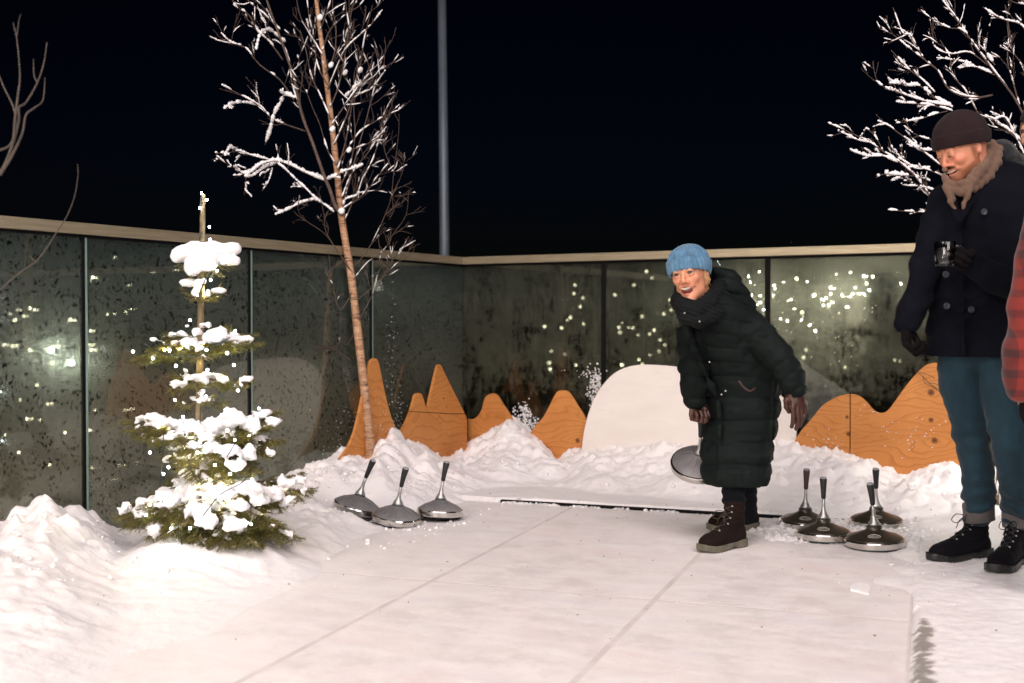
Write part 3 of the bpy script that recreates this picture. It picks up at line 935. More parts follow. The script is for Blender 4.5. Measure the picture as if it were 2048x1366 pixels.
def stock(label, loc, rot, r=0.130, dark=True, grip=M_GRIP, bend=(0, 0), plate=True, logo=True):
    t = thing('ice_stock', label, 'ice stock', loc, rot, 'ice stocks with upright handles')
    k = r / 0.13
    H = 1.0
    m = MB(); m.lathe([(.05*k, 0), (.108*k, 0), (.112*k, .003), (.112*k, .010), (.10*k, .012)], 40)
    autosmooth(m.build('running_plate', M_TEAL if dark else M_BLACK, t))
    m = MB(); m.lathe([(.10*k, .0115), (.126*k, .0118), (.1295*k, .015), (.130*k, .019), (.130*k, .037), (.1275*k, .042), (.121*k, .0435), (.10*k, .0436)], 56)
    autosmooth(m.build('steel_ring', M_CHROME, t), 25)
    # domed body with shallow steps
    if dark:
        prof = [(.122*k, .0437), (.121*k, .047), (.112*k, .0525), (.100*k, .0575), (.098*k, .0562), (.095*k, .0575), (.080*k, .0635), (.062*k, .0705), (.045*k, .0775), (.036*k, .083), (.0335*k, .089), (.0325*k, .099), (.030*k, .101)]
    else:
        prof = [(.122*k, .0437), (.121*k, .046), (.112*k, .052), (.095*k, .0605), (.075*k, .069), (.055*k, .077), (.040*k, .084), (.030*k, .091), (.027*k, .094)]
    m = MB(); m.lathe(prof, 48)
    body = autosmooth(m.build('domed_body', M_DARKDOME if dark else M_GREYDOME, t), 40)
    pr = sorted(prof)
    def dz(x, y): return float(np.interp(math.hypot(x, y), [p[0] for p in pr], [p[1] for p in pr]))
    m = MB()
    if dark:
        pass
    else:
        for i in range(14):
            a = 2*math.pi*(i+.5)/14
            m.tube([(rr*k*math.cos(a+w), rr*k*math.sin(a+w), dz(rr*k, 0) + .0003) for rr, w in ((.035, 0), (.06, .01), (.085, 0), (.108, 0))], [.0008, .0022, .003, .001], 5)
        m.build('body_rib', M_GREYDOME, body)
    if dark and logo:
        m = MB()
        rz = Matrix.Rotation(-rot[2] + math.atan2(loc[0], loc[1]) * -1, 4, 'Z')
        def q(x, y):
            p = rz @ Vector((x, y, 0)); return (p.x, p.y, dz(p.x, p.y) + .0012)
        m.tube([q(.027*math.cos(R(a)), -.078 + .0125*math.sin(R(a))) for a in range(0, 361, 15)], .0010, 5)
        sq = [(-.019, -.003), (-.016, .004), (-.014, -.003), (-.011, .003), (-.009, -.002), (-.006, .0065), (-.004, -.003), (-.001, .003), (.001, -.003), (.004, .0035), (.006, -.003), (.009, .003), (.011, -.003), (.014, .0065), (.015, -.002), (.019, .001)]
        m.tube([q(x, y - .078) for x, y in sq], .0009, 5)
        m.build('logo_print', M_LOGO, body)
    z0 = .099 if dark else .093
    m = MB(); m.lathe([(.0285, z0 - .002), (.0285, z0 + .002)], 24); m.build('collar', M_TEAL, t)
    # handle: cone, shaft, grip, cap, a little bent
    bx, by = bend
    def ax(z):
        w = max(0, z - .12) / .17
        return Vector((bx*w*w*.5 + bx*w*.5, by*w*w*.5 + by*w*.5, z))
    zs = [(z0 + .002, .0275), (z0 + .012, .0255), (z0 + .022, .019), (z0 + .034, .0125), (z0 + .05, .0092), (z0 + .07, .0078), (z0 + .098, .0072)]
    m = MB(); m.tube([ax(z) for z, _ in zs], [q_ for _, q_ in zs], 20); m.build('handle_cone', M_CONE, t)
    g0 = z0 + .094
    zs = [(g0, .0085), (g0 + .004, .0105), (g0 + .03, .0118), (g0 + .06, .0140), (g0 + .086, .0165), (g0 + .094, .0165)]
    m = MB(); m.tube([ax(z) for z, _ in zs], [q_ for _, q_ in zs], 18); gr = m.build('handle_grip', grip, t)
    m = MB(); m.tube([ax(g0 + .0942), ax(g0 + .099), ax(g0 + .102)], [.0160, .0155, .011], 18); m.build('grip_cap', M_CAP, gr)
    return t

def sp(px, Y, z=None):
    x = (px - CX)/FPX*Y
    return (x, Y, 0.0 if z is None else z)
stock('dark ice stock at the front right of the group of four', sp(1752, 5.18), (0, R(-2), .3), .134, bend=(-.016, 0))
stock('dark ice stock at the front left of the group of four', sp(1649, 5.36), (0, 0, .1), .128, bend=(-.002, 0))
stock('dark ice stock half hidden behind the front right one', sp(1755, 5.66, .004), (0, R(-1), .9), .130, bend=(-.006, 0))
stock('dark ice stock with brown grip, rearmost near the woman', sp(1612, 5.64, .004), (R(2), R(1), -.4), .126, grip=M_GRIPB, bend=(.003, 0))
stock('grey ice stock standing rightmost of the three by the birch', sp(879, 5.90, .012), (R(-3), R(3), 0), .122, False, bend=(.022, 0))
stock('grey ice stock in the middle of the three by the birch', sp(791, 5.76, .008), (R(5), R(7), 0), .125, False, bend=(.020, 0))
stock('tilted grey ice stock leaning on the snow below the birch', sp(710, 5.92, .035), (R(2), R(15), 0), .125, False, bend=(.022, 0))
# ================================================================== trees
def birch_mat(name, lo, hi):
    t = NT(name); v = t.coord(); vz = t.coord(scale=(1, 1, 5))
    f = t.noise(vz, 9, 5, 0.7); g = t.noise(t.coord(scale=(1, 1, 9)), 16, 3)
    c = t.ramp(f, [(0.25, tuple(q*0.45 for q in lo)), (0.42, lo), (0.7, hi)])
    c = t.mix(t.ramp(g, [(0.57, 0.0), (0.63, 0.9)]), c, (0.04, 0.022, 0.014))
    c = t.mix(t.ramp(t.noise(v, 30, 4, .7), [(0.58, 0.0), (0.68, 0.7)]), c, (0.10, 0.05, 0.03))
    return t.done(t.bsdf(Base_Color=c, Roughness=0.7, Normal=t.bump(f, .4, .004)))
M_BIRCH = birch_mat('birch_bark', (0.36, 0.19, 0.10), (0.58, 0.38, 0.24))
M_TWIG = pmat('birch_twig', (0.085, 0.055, 0.042), 0.7, var=(20, .35))
M_TWIGD = pmat('dark_twig', (0.048, 0.036, 0.028), 0.75, var=(20, .35))
M_TSNOW = pmat('branch_snow', (0.87, 0.86, 0.87), 0.65, bump=(120, .4, .004), spec=0.25)
M_SNOWLESS = M_TWIG

def rsmooth(P, n=4):
    P = [Vector(p) for p in P]; out = []
    for i in range(len(P) - 1):
        a, b, c, d = P[max(i-1, 0)], P[i], P[i+1], P[min(i+2, len(P)-1)]
        for k in range(n):
            t = k/n
            out.append(0.5*((2*b) + (c-a)*t + (2*a-5*b+4*c-d)*t*t + (3*b-a-3*c+d)*t**3))
    out.append(P[-1]); return out

class Tree:
    def __init__(s, rnd):
        s.tw, s.sn, s.r = MB(), MB(), rnd
        s.tips = []
    def limb(s, pts, r0, r1, n=6, snow=0.5, sr=1.0, jit=0.0):
        r = s.r
        P = [Vector(p) for p in pts]
        if jit:
            P = [P[0]] + [p + Vector((r.gauss(0, jit), r.gauss(0, jit), r.gauss(0, jit))) for p in P[1:]]
        N = len(P)
        rad = [r0 + (r1 - r0)*i/(N-1) for i in range(N)]
        s.tw.tube(P, rad, n)
        if snow > 0: s.snow_on(P, rad, snow, sr)
        return P, rad
    def snow_on(s, P, rad, prob, sr):
        r = s.r; i = 0; N = len(P)
        while i < N - 1:
            d = P[i+1] - P[i]
            flat = math.hypot(d.x, d.y) / max(d.length, 1e-6)
            if r.random() < prob * (0.25 + 0.75*flat):
                L = r.randint(1, 5 if flat > .6 else 2)
                seg = P[i:min(i+L+1, N)]
                if len(seg) >= 2:
                    q = []; rr = []
                    steps = 3*(len(seg)-1)
                    for j in range(steps + 1):
                        u = j/3; k = min(int(u), len(seg)-2); w = u-k
                        p = seg[k]*(1-w) + seg[k+1]*w
                        env = math.sin(math.pi*(0.08 + 0.84*j/steps))**0.55
                        R_ = sr*(0.45*rad[i] + 0.0026 + 0.0034*flat*r.random()) * env * r.uniform(.85, 1.15)
                        rr.append(max(R_, .0012))
                        q.append(p + Vector((0, 0, rad[i]*0.5 + R_*0.55)))
                    s.sn.tube(q, rr, 6)
                i += L
            else: i += 1
    def grow(s, p, d, L, r0, depth, snow, up=0.35, sr=1.0, spread=0.7, wig=0.16):
        r = s.r
        n = max(3, int(L/0.045)); P = [Vector(p)]; dd = Vector(d).normalized()
        for i in range(n):
            dd = (dd + Vector((r.gauss(0, wig), r.gauss(0, wig), r.gauss(0, wig) + up*0.10))).normalized()
            P.append(P[-1] + dd*(L/n))
        rad = [max(r0*(1 - 0.72*i/n), 0.0011) for i in range(n+1)]
        s.tw.tube(P, rad, 5 if r0 > .003 else 4)
        # buds
        for i in range(1, n+1):
            if r.random() < .5:
                b = P[i] + Vector((r.gauss(0,.004), r.gauss(0,.004), r.gauss(0,.004)))
                s.tw.tube([P[i], b + (b-P[i])*.6], [rad[i]*1.2, .0008], 4)
        s.snow_on(P, rad, snow, sr)
        if depth > 0:
            k = r.randint(2, 4)
            for j in range(k):
                i = r.randint(max(1, n//4), n-1)
                side = Vector((r.gauss(0,1), r.gauss(0,1), r.gauss(0,.7))).normalized()
                nd = ((P[i+1]-P[i]).normalized() + side*spread*r.uniform(.6, 1.2) + Vector((0,0,up*.5))).normalized()
                s.grow(P[i], nd, L*r.uniform(.35, .65), rad[i]*.75, depth-1, snow, up, sr, spread, wig)

def sample_px(pts, Y, dY=0.0, n=4):
    N = len(pts)
    return rsmooth([at(p[0], p[1], (p[2] if len(p) > 2 else Y + dY*i/(N-1))) for i, p in enumerate(pts)], n)

# ------------------------------------------------------------------ the snowy birch
def birch():
    rd = random.Random(21)
    Y = 6.85
    base = at(744, 930, Y)
    t = thing('birch_tree', 'slender young birch with snow on its bare twigs in front of the glass corner', 'tree', base)
    T = Tree(rd)
    trunk = sample_px([(745,960),(741,918),(739,880),(733,820),(725,745),(714,650),(702,550),(692,490),(682,425),(674,345),(665,260),(655,180),(645,100),(636,30),(626,-60),(618,-140)], Y, 0.05)
    N = len(trunk)
    rad = [0.0255*(1 - i/N)**0.75 + 0.0055 for i in range(N)]
    m = MB(); 
    for i in range(N): rad[i] *= 1 + 0.04*math.sin(i*1.7) + rd.uniform(-.03, .03)
    m.tube(trunk, rad, 14)
    m.build('trunk', M_BIRCH, t, world=True)
    # second stem
    st = sample_px([(686,430),(672,415),(660,380),(647,348),(625,285),(603,227),(588,157),(566,91),(541,22),(520,-40)], Y, -.25)
    T.tw.tube(st, [0.012*(1 - .6*i/len(st)) for i in range(len(st))], 9)
    def br(pts, r0=.007, snow=.6, sr=1.0, tw=6, L=.16, dY=0.0, depth=1, up=.4, y0=Y):
        r0 *= .68; tw = max(1, int(tw*.75))
        P, rad_ = T.limb(sample_px(pts, y0, dY), r0, max(.0018, r0*.3), 6, snow, sr)
        for j in range(tw):
            i = rd.randint(2, len(P)-2)
            d = (P[i+1]-P[i]).normalized()
            side = Vector((rd.gauss(0, 1), rd.gauss(0, .8), rd.gauss(.2, .8))).normalized()
            T.grow(P[i], d + side*.9, L*rd.uniform(.5, 1.3), max(.0020, rad_[i]*.55), depth, snow*.42, up, sr*.62)
    # heavily laden limbs on the left, as they stand
    br([(650,362),(610,345),(575,328),(548,322),(520,330),(495,348),(470,338)], .008, 1.0, 2.1, 6, .15, -.15)
    br([(560,325),(530,335),(505,352),(490,354)], .005, 1.0, 2.2, 2, .10, -.15)
    br([(640,405),(625,400),(598,408),(575,420),(550,430)], .006, 1.0, 1.9, 2, .09, -.2)
    br([(668,425),(652,412),(632,398),(612,378),(590,358),(570,338),(552,325)], .006, .8, 1.5, 5, .14, -.1)
    br([(545,335),(538,360),(524,382)], .0035, .7, 1.2, 1, .07, -.1)
    br([(610,262),(575,250),(545,238),(520,212),(490,195),(463,180),(443,170)], .007, .55, 1.2, 7, .16, -.3)
    br([(520,212),(490,206),(465,208),(448,218)], .004, 1.0, 1.9, 1, .08, -.3)
    br([(530,290),(540,262),(548,230),(562,205),(570,190),(590,196)], .005, 1.0, 2.4, 2, .1, -.3)
    br([(560,325),(530,318),(500,310),(475,302),(455,306),(430,306)], .006, .5, 1.4, 4, .12, -.2)
    br([(475,302),(460,296),(450,312)], .004, 1.0, 2.2, 1, .06, -.3)
    br([(588,200),(560,160),(520,130),(490,95),(462,85),(442,66)], .007, .5, 1.1, 8, .18, -.2)
    br([(566,120),(540,85),(515,62),(498,30),(470,12),(462,-10)], .007, .55, 1.3, 8, .16, -.25)
    br([(570,85),(552,70),(535,60),(520,70),(512,100)], .005, .9, 2.0, 3, .1, -.3)
    br([(560,60),(530,30),(500,5),(480,-20)], .006, .6, 1.2, 5, .14, -.1)
    br([(603,227),(585,170),(578,120),(560,70),(540,20)], .005, .5, 1.0, 5, .15, .2)
    br([(625,285),(610,240),(600,200),(604,150),(595,110)], .005, .5, 1.2, 5, .14, .3)
    br([(672,330),(655,300),(640,250),(625,215),(612,180)], .005, .5, 1.2, 5, .14, -.2)
    # right half: many rising twigs
    for pts in ([(686,405),(700,360),(715,300),(735,230),(752,160),(765,100)], [(684,395),(705,345),(740,300),(762,262),(768,235)],
                [(683,420),(712,400),(735,380),(757,350),(776,328)], [(675,340),(692,280),(702,220),(718,150),(728,80),(745,10)],
                [(672,330),(700,290),(722,262),(755,240),(772,232)], [(668,290),(690,240),(706,190),(716,120),(700,60),(690,0)],
                [(664,250),(690,210),(720,170),(745,140),(768,112)], [(660,215),(678,170),(690,110),(700,40),(712,-20)],
                [(655,180),(672,140),(690,100),(720,70),(742,50),(765,20)], [(650,150),(668,110),(672,60),(665,10),(670,-40)],
                [(645,110),(620,70),(600,30),(590,-20)], [(662,240),(640,190),(622,150),(612,100),(600,60)],
                [(645,100),(660,60),(690,30),(720,10),(740,-20)], [(678,375),(700,330),(710,270),(708,210),(722,160)],
                [(690,440),(720,370),(745,320),(760,275),(770,262)], [(655,170),(635,130),(628,80),(618,30),(612,-20)],
                [(640,60),(655,20),(668,-20)], [(700,300),(730,290),(755,275),(768,262)], [(705,190),(740,180),(765,150),(770,142)]):
        br(pts, .0065, .45, 1.0, 8, .16, rd.uniform(-.35, .35), 1, .7)
    br([(650,362),(670,352),(690,342),(715,335),(725,330)], .005, 1.0, 2.0, 2, .08, -.1)
    br([(690,195),(705,180),(718,168)], .004, 1.0, 1.8, 1, .06, -.1)
    br([(686,420),(690,400),(712,392),(718,385)], .004, 1.0, 1.5, 1, .06, -.1)
    for q in ((683,422,2.4),(665,258,1.9),(662,130,1.7),(640,35,2.0),(690,145,1.5),(698,300,1.6),(720,140,1.8)):
        p = at(q[0], q[1], Y-.03); T.sn.tube([p+Vector((-.012,0,-.012)), p, p+Vector((.010,0,.016))], [.006*q[2], .009*q[2], .005*q[2]], 8)
    # bare hanging twigs, right and low
    for pts in ([(712,530),(735,500),(752,470),(770,430),(782,395),(788,340),(797,270),(798,228)], [(706,560),(735,525),(768,500),(785,470),(812,430),(817,380)],
                [(782,395),(805,345),(808,320)], [(700,540),(660,480),(640,460),(610,440),(596,420),(598,395)], [(705,545),(655,470),(648,430),(640,390)],
                [(770,430),(790,410),(800,390)], [(715,600),(750,570),(775,545),(800,520)], [(718,640),(745,590),(762,560),(780,530),(790,515)],
                [(702,590),(680,620),(668,580),(660,530),(656,500)], [(712,660),(690,690),(672,640),(660,580)], [(700,720),(672,700),(655,695),(648,690)],
                [(755,470),(760,500),(765,540)], [(790,350),(772,310),(765,282)]):
        P, _ = T.limb(sample_px(pts, Y, rd.uniform(-.3, .2)), .0030, .0010, 5, .04, .6)
        for j in range(5):
            i = rd.randint(3, len(P)-2)
            T.grow(P[i], (P[i+1]-P[i]).normalized() + Vector((rd.gauss(0,.7), rd.gauss(0,.5), rd.gauss(0,.5))), rd.uniform(.06, .16), .002, 1, .05, .2, .6)
    T.tw.build('crown', M_TWIG, t, world=True)
    tag(T.sn.build('branch_snow', M_TSNOW, t, world=True), kind='stuff')
birch()

# ------------------------------------------------------------------ snow laden bare tree at the right, behind the man
def right_tree():
    rd = random.Random(5)
    Y = 5.75
    X0 = at(2190, 900, Y)
    t = thing('bare_tree', 'bare snow laden tree reaching in behind the man in the dark hat', 'tree', (X0.x, X0.y, 0.1))
    T = Tree(rd)
    m = MB(); tr = sample_px([(2190,1050),(2186,900),(2176,700),(2160,520),(2140,420),(2120,330),(2105,240),(2095,130),(2085,20),(2080,-120)], Y)
    m.tube(tr, [0.045*(1-.8*i/len(tr)) + .004 for i in range(len(tr))], 12); m.build('trunk', M_BIRCH, t, world=True)
    def br(pts, r0=.006, snow=.9, sr=1.15, tw=5, L=.14, dY=0.0, up=.2, jit=0):
        r0 *= .55; snow *= .62; L *= .8; sr *= .92
        P, rad_ = T.limb(sample_px(pts, Y, dY), r0, max(.0018, r0*.3), 6, snow, sr)
        for j in range(tw):
            i = rd.randint(2, len(P)-2)
            d = (P[i+1]-P[i]).normalized()
            side = Vector((rd.gauss(0, .8), rd.gauss(0, .7), rd.gauss(.1, .8))).normalized()
            T.grow(P[i], d + side*.6, L*rd.uniform(.5, 1.3), max(.0020, rad_[i]*.55), 1, snow*.6, up, sr*.66, .6, .12)
    br([(2100,360),(2040,215),(1990,145),(1960,105),(1935,70),(1912,35),(1885,0),(1870,-40)], .011, .7, 1.1, 7, .2)
    br([(2040,215),(2025,160),(2015,120),(2018,60),(2010,10)], .007, .6, 1, 5, .14)
    br([(1990,150),(1955,135),(1930,125),(1905,120),(1890,118)], .006, 1, 1.5, 4, .1)
    br([(1975,130),(1940,105),(1905,108),(1880,102),(1866,88),(1868,75)], .005, .9, 1.2, 3, .1)
    br([(1935,70),(1920,58),(1900,56),(1880,48),(1864,40)], .005, .8, 1.2, 3, .1)
    br([(1990,130),(1970,100),(1972,80)], .006, 1, 2.2, 1, .06)
    br([(1985,190),(1945,195),(1900,180),(1875,140),(1850,120),(1835,95),(1820,70),(1805,65),(1786,15)], .009, .8, 1.1, 8, .16)
    br([(1850,120),(1830,105),(1805,85),(1783,66)], .005, .9, 1.2, 3, .1)
    br([(1870,185),(1845,160),(1820,140),(1800,120),(1782,100)], .005, .9, 1.2, 4, .1)
    br([(1905,215),(1870,195),(1840,172),(1815,172),(1790,165),(1778,163)], .006, 1, 2.0, 4, .1)
    br([(1900,212),(1860,205),(1825,195),(1790,182),(1765,172),(1750,160)], .007, 1, 1.5, 6, .12)
    br([(1905,222),(1870,212),(1840,208),(1810,206),(1792,204)], .005, 1, 1.5, 3, .1)
    br([(1895,222),(1870,228),(1840,238),(1812,243)], .005, 1, 1.6, 2, .1)
    br([(2060,300),(1990,240),(1960,230),(1930,180),(1905,150),(1900,115),(1880,80)], .008, .6, 1, 7, .14)
    # low fan to the left of the man's shoulder
    br([(1990,480),(1930,430),(1870,400),(1855,385),(1830,352),(1800,325),(1770,305),(1740,285),(1700,265),(1656,246)], .011, .95, 1.2, 10, .14)
    br([(1830,352),(1800,350),(1770,348),(1752,355)], .005, 1, 2.4, 2, .08)
    br([(1795,325),(1765,312),(1735,312),(1712,305),(1700,300)], .005, 1, 1.7, 4, .1)
    br([(1740,285),(1715,280),(1690,268),(1676,262)], .004, 1, 1.3, 2, .07)
    br([(1765,300),(1752,275),(1735,258),(1728,262)], .004, .9, 1.2, 2, .08)
    br([(1800,325),(1790,305),(1782,290),(1777,273)], .0035, .5, 1, 1, .05)
    br([(1880,330),(1855,310),(1830,290),(1800,268),(1778,252),(1755,242)], .006, .9, 1.2, 5, .12)
    br([(1860,335),(1835,338),(1820,330),(1796,315)], .005, 1, 1.3, 4, .1)
    br([(1900,360),(1870,345),(1840,335),(1815,335)], .005, 1, 1.4, 3, .08)
    br([(1870,300),(1845,300),(1825,290),(1815,285)], .005, 1, 1.8, 3, .08)
    br([(1860,362),(1850,358),(1830,352)], .004, 1, 1.3, 2, .06)
    br([(1880,385),(1850,375),(1830,372),(1812,372)], .004, 1, 1.3, 3, .06)
    br([(1900,440),(1870,432),(1850,425),(1820,423),(1776,420)], .005, .9, 1.2, 3, .08)
    br([(1870,280),(1845,275),(1820,262),(1806,250)], .004, .6, 1, 2, .08)
    # right of the man's head
    br([(2120,420),(2060,330),(2030,270),(2010,235),(1985,240),(1970,230)], .008, 1, 1.4, 6, .12)
    br([(2090,340),(2050,290),(2020,262),(2000,250)], .007, 1, 1.6, 5, .1)
    br([(2090,330),(2060,300),(2040,260),(2060,200),(2055,160)], .007, .8, 1.2, 5, .12)
    br([(2100,90),(2060,70),(2040,48),(2010,40),(1985,28),(1966,14)], .007, .8, 1.2, 4, .12)
    br([(2100,30),(2060,12),(2030,5),(2012,-4)], .006, .9, 1.4, 3, .1)
    br([(2080,240),(2050,140),(2030,110),(2018,80),(2014,40)], .006, .5, 1, 4, .1)
    T.tw.build('crown', M_TWIG, t, world=True)
    tag(T.sn.build('branch_snow', M_TSNOW, t, world=True), kind='stuff')
    return t
right_tree()

# ------------------------------------------------------------------ near bare twigs at the left edge of the view
def left_tree():
    rd = random.Random(9)
    Y = 3.6
    b = at(-330, 1000, Y)
    t = thing('bare_shrub', 'bare dark twigs of a shrub reaching in at the upper left edge', 'shrub', (b.x, b.y, 0.2))
    T = Tree(rd)
    m = MB(); tr = sample_px([(-330,1200),(-300,800),(-220,560),(-120,430),(-30,370)], Y); m.tube(tr, [.03-.018*i/len(tr) for i in range(len(tr))], 10)
    m.build('stem', M_TWIGD, t, world=True)
    def L(pts, r0, r1=.002):
        r0 *= .72; r1 *= .7
        T.limb(sample_px(pts, Y, .1), r0, r1, 7, 0)
    L([(-40,380),(0,345),(15,318),(28,280),(38,240),(38,215),(52,205),(75,165),(88,125),(94,85)], .009, .0025)
    L([(28,280),(30,240),(36,190),(40,150),(34,80),(26,45)], .007, .002)
    L([(34,70),(38,40),(42,28)], .003, .0015)
    L([(0,350),(25,310),(45,265),(52,230),(70,215),(86,200),(90,155)], .0075, .0025)
    L([(75,165),(68,150),(67,118)], .004, .002)
    L([(-40,300),(0,300),(25,282),(30,225),(8,175),(-10,130)], .007, .003)
    L([(-60,640),(0,580),(40,545),(75,520),(110,470),(135,430),(150,390),(156,350),(155,328)], .004, .0013)
    L([(72,525),(60,512),(68,520)], .003, .002)
    T.tw.build('twigs', M_TWIGD, t, world=True)
left_tree()

# ------------------------------------------------------------------ conifer with snow and fairy lights
M_FBARK = pmat('fir_bark', (0.15, 0.11, 0.055), 0.8, var=(30, .35), bump=(60, .4, .004))
def needle_mat():
    t = NT('fir_needles'); v = t.coord()
    f = t.noise(v, 14, 3)
    c = t.ramp(f, [(0.3, (0.075, 0.085, 0.014)), (0.7, (0.23, 0.21, 0.045))])
    d = t.bsdf(Base_Color=c, Roughness=0.5, Specular_IOR_Level=0.4)
    tr = t.n('BsdfTranslucent', Color=(0.16, 0.15, 0.03))
    return t.done(t.n('MixShader', i0=0.3, i1=d, i2=tr))
M_NEEDLE = needle_mat()
M_CABLE = pmat('dark_green_cable', (0.010, 0.022, 0.020), 0.45)
M_BULB = emis('fairy_bulb_glow', (0.80, 0.90, 1.0), 110)
M_BULBW = emis('warm_fairy_bulb_glow', (1.0, 0.84, 0.42), 950)
FIRY = 4.90

def fir():
    rd = random.Random(33); nr = np.random.default_rng(4)
    base = at(405, 1110, FIRY)
    t = thing('fir_tree', 'small snow covered fir wound with fairy lights at the left', 'tree', (base.x, base.y, 0.02))
    tk = [(405,1120),(402,1000),(400,900),(399,800),(401,700),(402,600),(403,520),(405,450),(406,405),(408,388)]
    trunk = sample_px(tk, FIRY)
    m = MB(); n = len(trunk)
    m.tube(trunk, [0.0125*(1-i/n)**.5 + .0055 + rd.uniform(-.0007,.0007) for i in range(n)], 12)
    m.build('trunk', M_FBARK, t, world=True)
    def trunk_at(py):
        ys = [CY - FPX*0 for _ in ()]
        z = at(400, py, FIRY).z
        for a, b in zip(trunk, trunk[1:]):
            if a.z <= z <= b.z:
                w = (z-a.z)/max(b.z-a.z, 1e-6); return a*(1-w) + b*w
        return trunk[-1] if z > trunk[-1].z else trunk[0]
    S = Field((base.x - .62, FIRY - .55, 0.0), (base.x + .66, FIRY + .42, 1.52), 0.0068)
    def snow_along(P, r0, cov, flat=.7, seed=0):
        i = 0
        while i < len(P)*.84 - 1:
            if rd.random() < cov:
                r = r0*rd.uniform(.55, 1.2)
                a = P[i] + Vector((rd.gauss(0, r*.4), rd.gauss(0, r*.4), r*.55)); b = P[i+1] + Vector((rd.gauss(0, r*.4), rd.gauss(0, r*.4), r*.55))
                S.cone(a, b, r, r*rd.uniform(.6, 1.1), .012)
            i += 1
    def needles(mb_v, mb_f, P, L, dens, flat):
        """needles round a twig line, swept forward"""
        seg = [(P[i], P[i+1]) for i in range(len(P)-1)]
        for a, b in seg:
            d = b - a; l = d.length
            if l < 1e-5: continue
            d.normalize()
            s = d.cross(Vector((0, 0, 1)))
            if s.length < .1: s = d.cross(Vector((0, 1, 0)))
            s.normalize(); u = s.cross(d)
            k = max(1, int(l*dens))
            for j in range(k):
                o = a + (b-a)*((j + rd.random())/k)
                ang = rd.gauss(0, .75)
                side = 1 if rd.random() < .5 else -1
                dr = (s*math.cos(ang)*side + u*math.sin(ang) + d*rd.uniform(.45, 1.0)).normalized()
                ln = L*rd.uniform(.8, 1.3)
                w = dr.cross(Vector((rd.random(), rd.random(), rd.random()))).normalized()*0.0012
                q = len(mb_v)
                mb_v.extend([tuple(o - w), tuple(o + w), tuple(o + dr*ln)])
                mb_f.append((q, q+1, q+2))
    def bough(bpy_, tip, dY, r0=.006, cov=.5, sr=.012, width=.55, droop=.02, nl=.021, steps=11):
        a = trunk_at(bpy_); b = at(tip[0], tip[1], FIRY + dY)
        L = (b-a).length
        P = []
        for i in range(steps+1):
            w = i/steps
            p = a*(1-w) + b*w
            p.z += -droop*math.sin(math.pi*w)*1.0 + 0.0*w
            P.append(p + Vector((rd.gauss(0,.002), rd.gauss(0,.002), rd.gauss(0,.002))))
        wood = MB(); wood.tube(P, [max(.0016, r0*(1-.75*i/steps)) for i in range(steps+1)], 6)
        nv, nf = [], []
        needles(nv, nf, P[2:], nl, 520, .5)
        ph = rd.random()*9
        for i in range(1, int(steps*.86)):
            w = i/steps
            if rd.random() < cov*1.25 + .35*math.sin(i*1.1 + ph) and cov > .15:
                hw = min(max(L*width*(1.0-w)*.42, .011), .036)*rd.uniform(.75, 1.15)
                S.ell(P[i] + Vector((rd.gauss(0, .004), rd.gauss(0, .004), .006 + sr*.25)), (hw, hw*.9, sr*rd.uniform(.75, 1.15)), .016)
        d = (b-a).normalized(); s = d.cross(Vector((0,0,1))).normalized()
        k = max(3, int(L/.030))
        for j in range(k):
            w = .22 + .74*(j+.5)/k
            i = min(int(w*steps), steps-1); o = P[i]*(1-(w*steps-i)) + P[i+1]*(w*steps-i)
            for side in (1, -1):
                l2 = L*width*(1.02-w)*rd.uniform(.75, 1.15) + .022
                l2 = min(l2, .17)
                dd = (d*.75 + s*side + Vector((0, 0, rd.uniform(-.55, .02)))).normalized()
                Q = [o + dd*(l2*q/4) + Vector((0, 0, -.05*l2*(q/4)**2)) for q in range(5)]
                wood.tube(Q, [.0022, .002, .0018, .0014, .001], 4)
                needles(nv, nf, Q, nl*.95, 640, .5)
                if l2 > .07:
                    for q in (1, 2, 3):
                        for s2 in (1, -1):
                            d3 = (dd*.8 + d*.4*s2 + s*side*.2 + Vector((0,0,rd.uniform(-.3,.1))) + dd.cross(Vector((0,0,1)))*s2*.7).normalized()
                            l3 = l2*.33*rd.uniform(.7, 1.2)
                            Z = [Q[q], Q[q] + d3*l3*.5, Q[q] + d3*l3]
                            wood.tube(Z, [.0013, .0012, .0008], 3, cap=False); needles(nv, nf, Z, nl*.85, 520, .5)
                if cov > .15 and l2 > .05: snow_along(Q[:4], sr*.62, cov*.34)
        bb = len(wood.v)
        fm = list(wood.m) + [1]*len(nf)
        V = wood.v + nv; F = wood.f + [tuple(bb+i for i in q) for q in nf]
        mesh_obj('bough', V, F, [M_FBARK, M_NEEDLE], t, False, fm, world=True)
    # leader: short needles up the top shoot
    nv, nf = [], []
    needles(nv, nf, [trunk_at(y) for y in (505, 485, 465, 445, 425, 408, 392)], .012, 700, .5)
    mesh_obj('leader_needles', nv, nf, M_NEEDLE, t, False, None, world=True)
    # whorls, from the top: (trunk py, tip, depth offset)
    for tip, dy in (((352,524),0), ((474,520),0), ((388,545),-.08), ((440,545),-.08), ((420,510),.08)):
        bough(522, tip, dy, .003, .0, width=.45, nl=.014)
    for tip, dy in (((362,572),0), ((443,566),.02), ((388,592),-.05), ((430,592),-.05), ((452,580),0)):
        bough(592, tip, dy, .003, 0, width=.4, nl=.013)
    W3 = (((256,722),0), ((296,700),.06), ((526,688),0), ((516,670),.08), ((335,668),.12), ((455,702),-.12), ((400,722),-.2), ((480,690),-.1), ((350,716),-.14), ((455,655),.12), ((300,715),-.06))
    for tip, dy in W3: bough(690, tip, dy, .005, .30, .0085, droop=-.012)
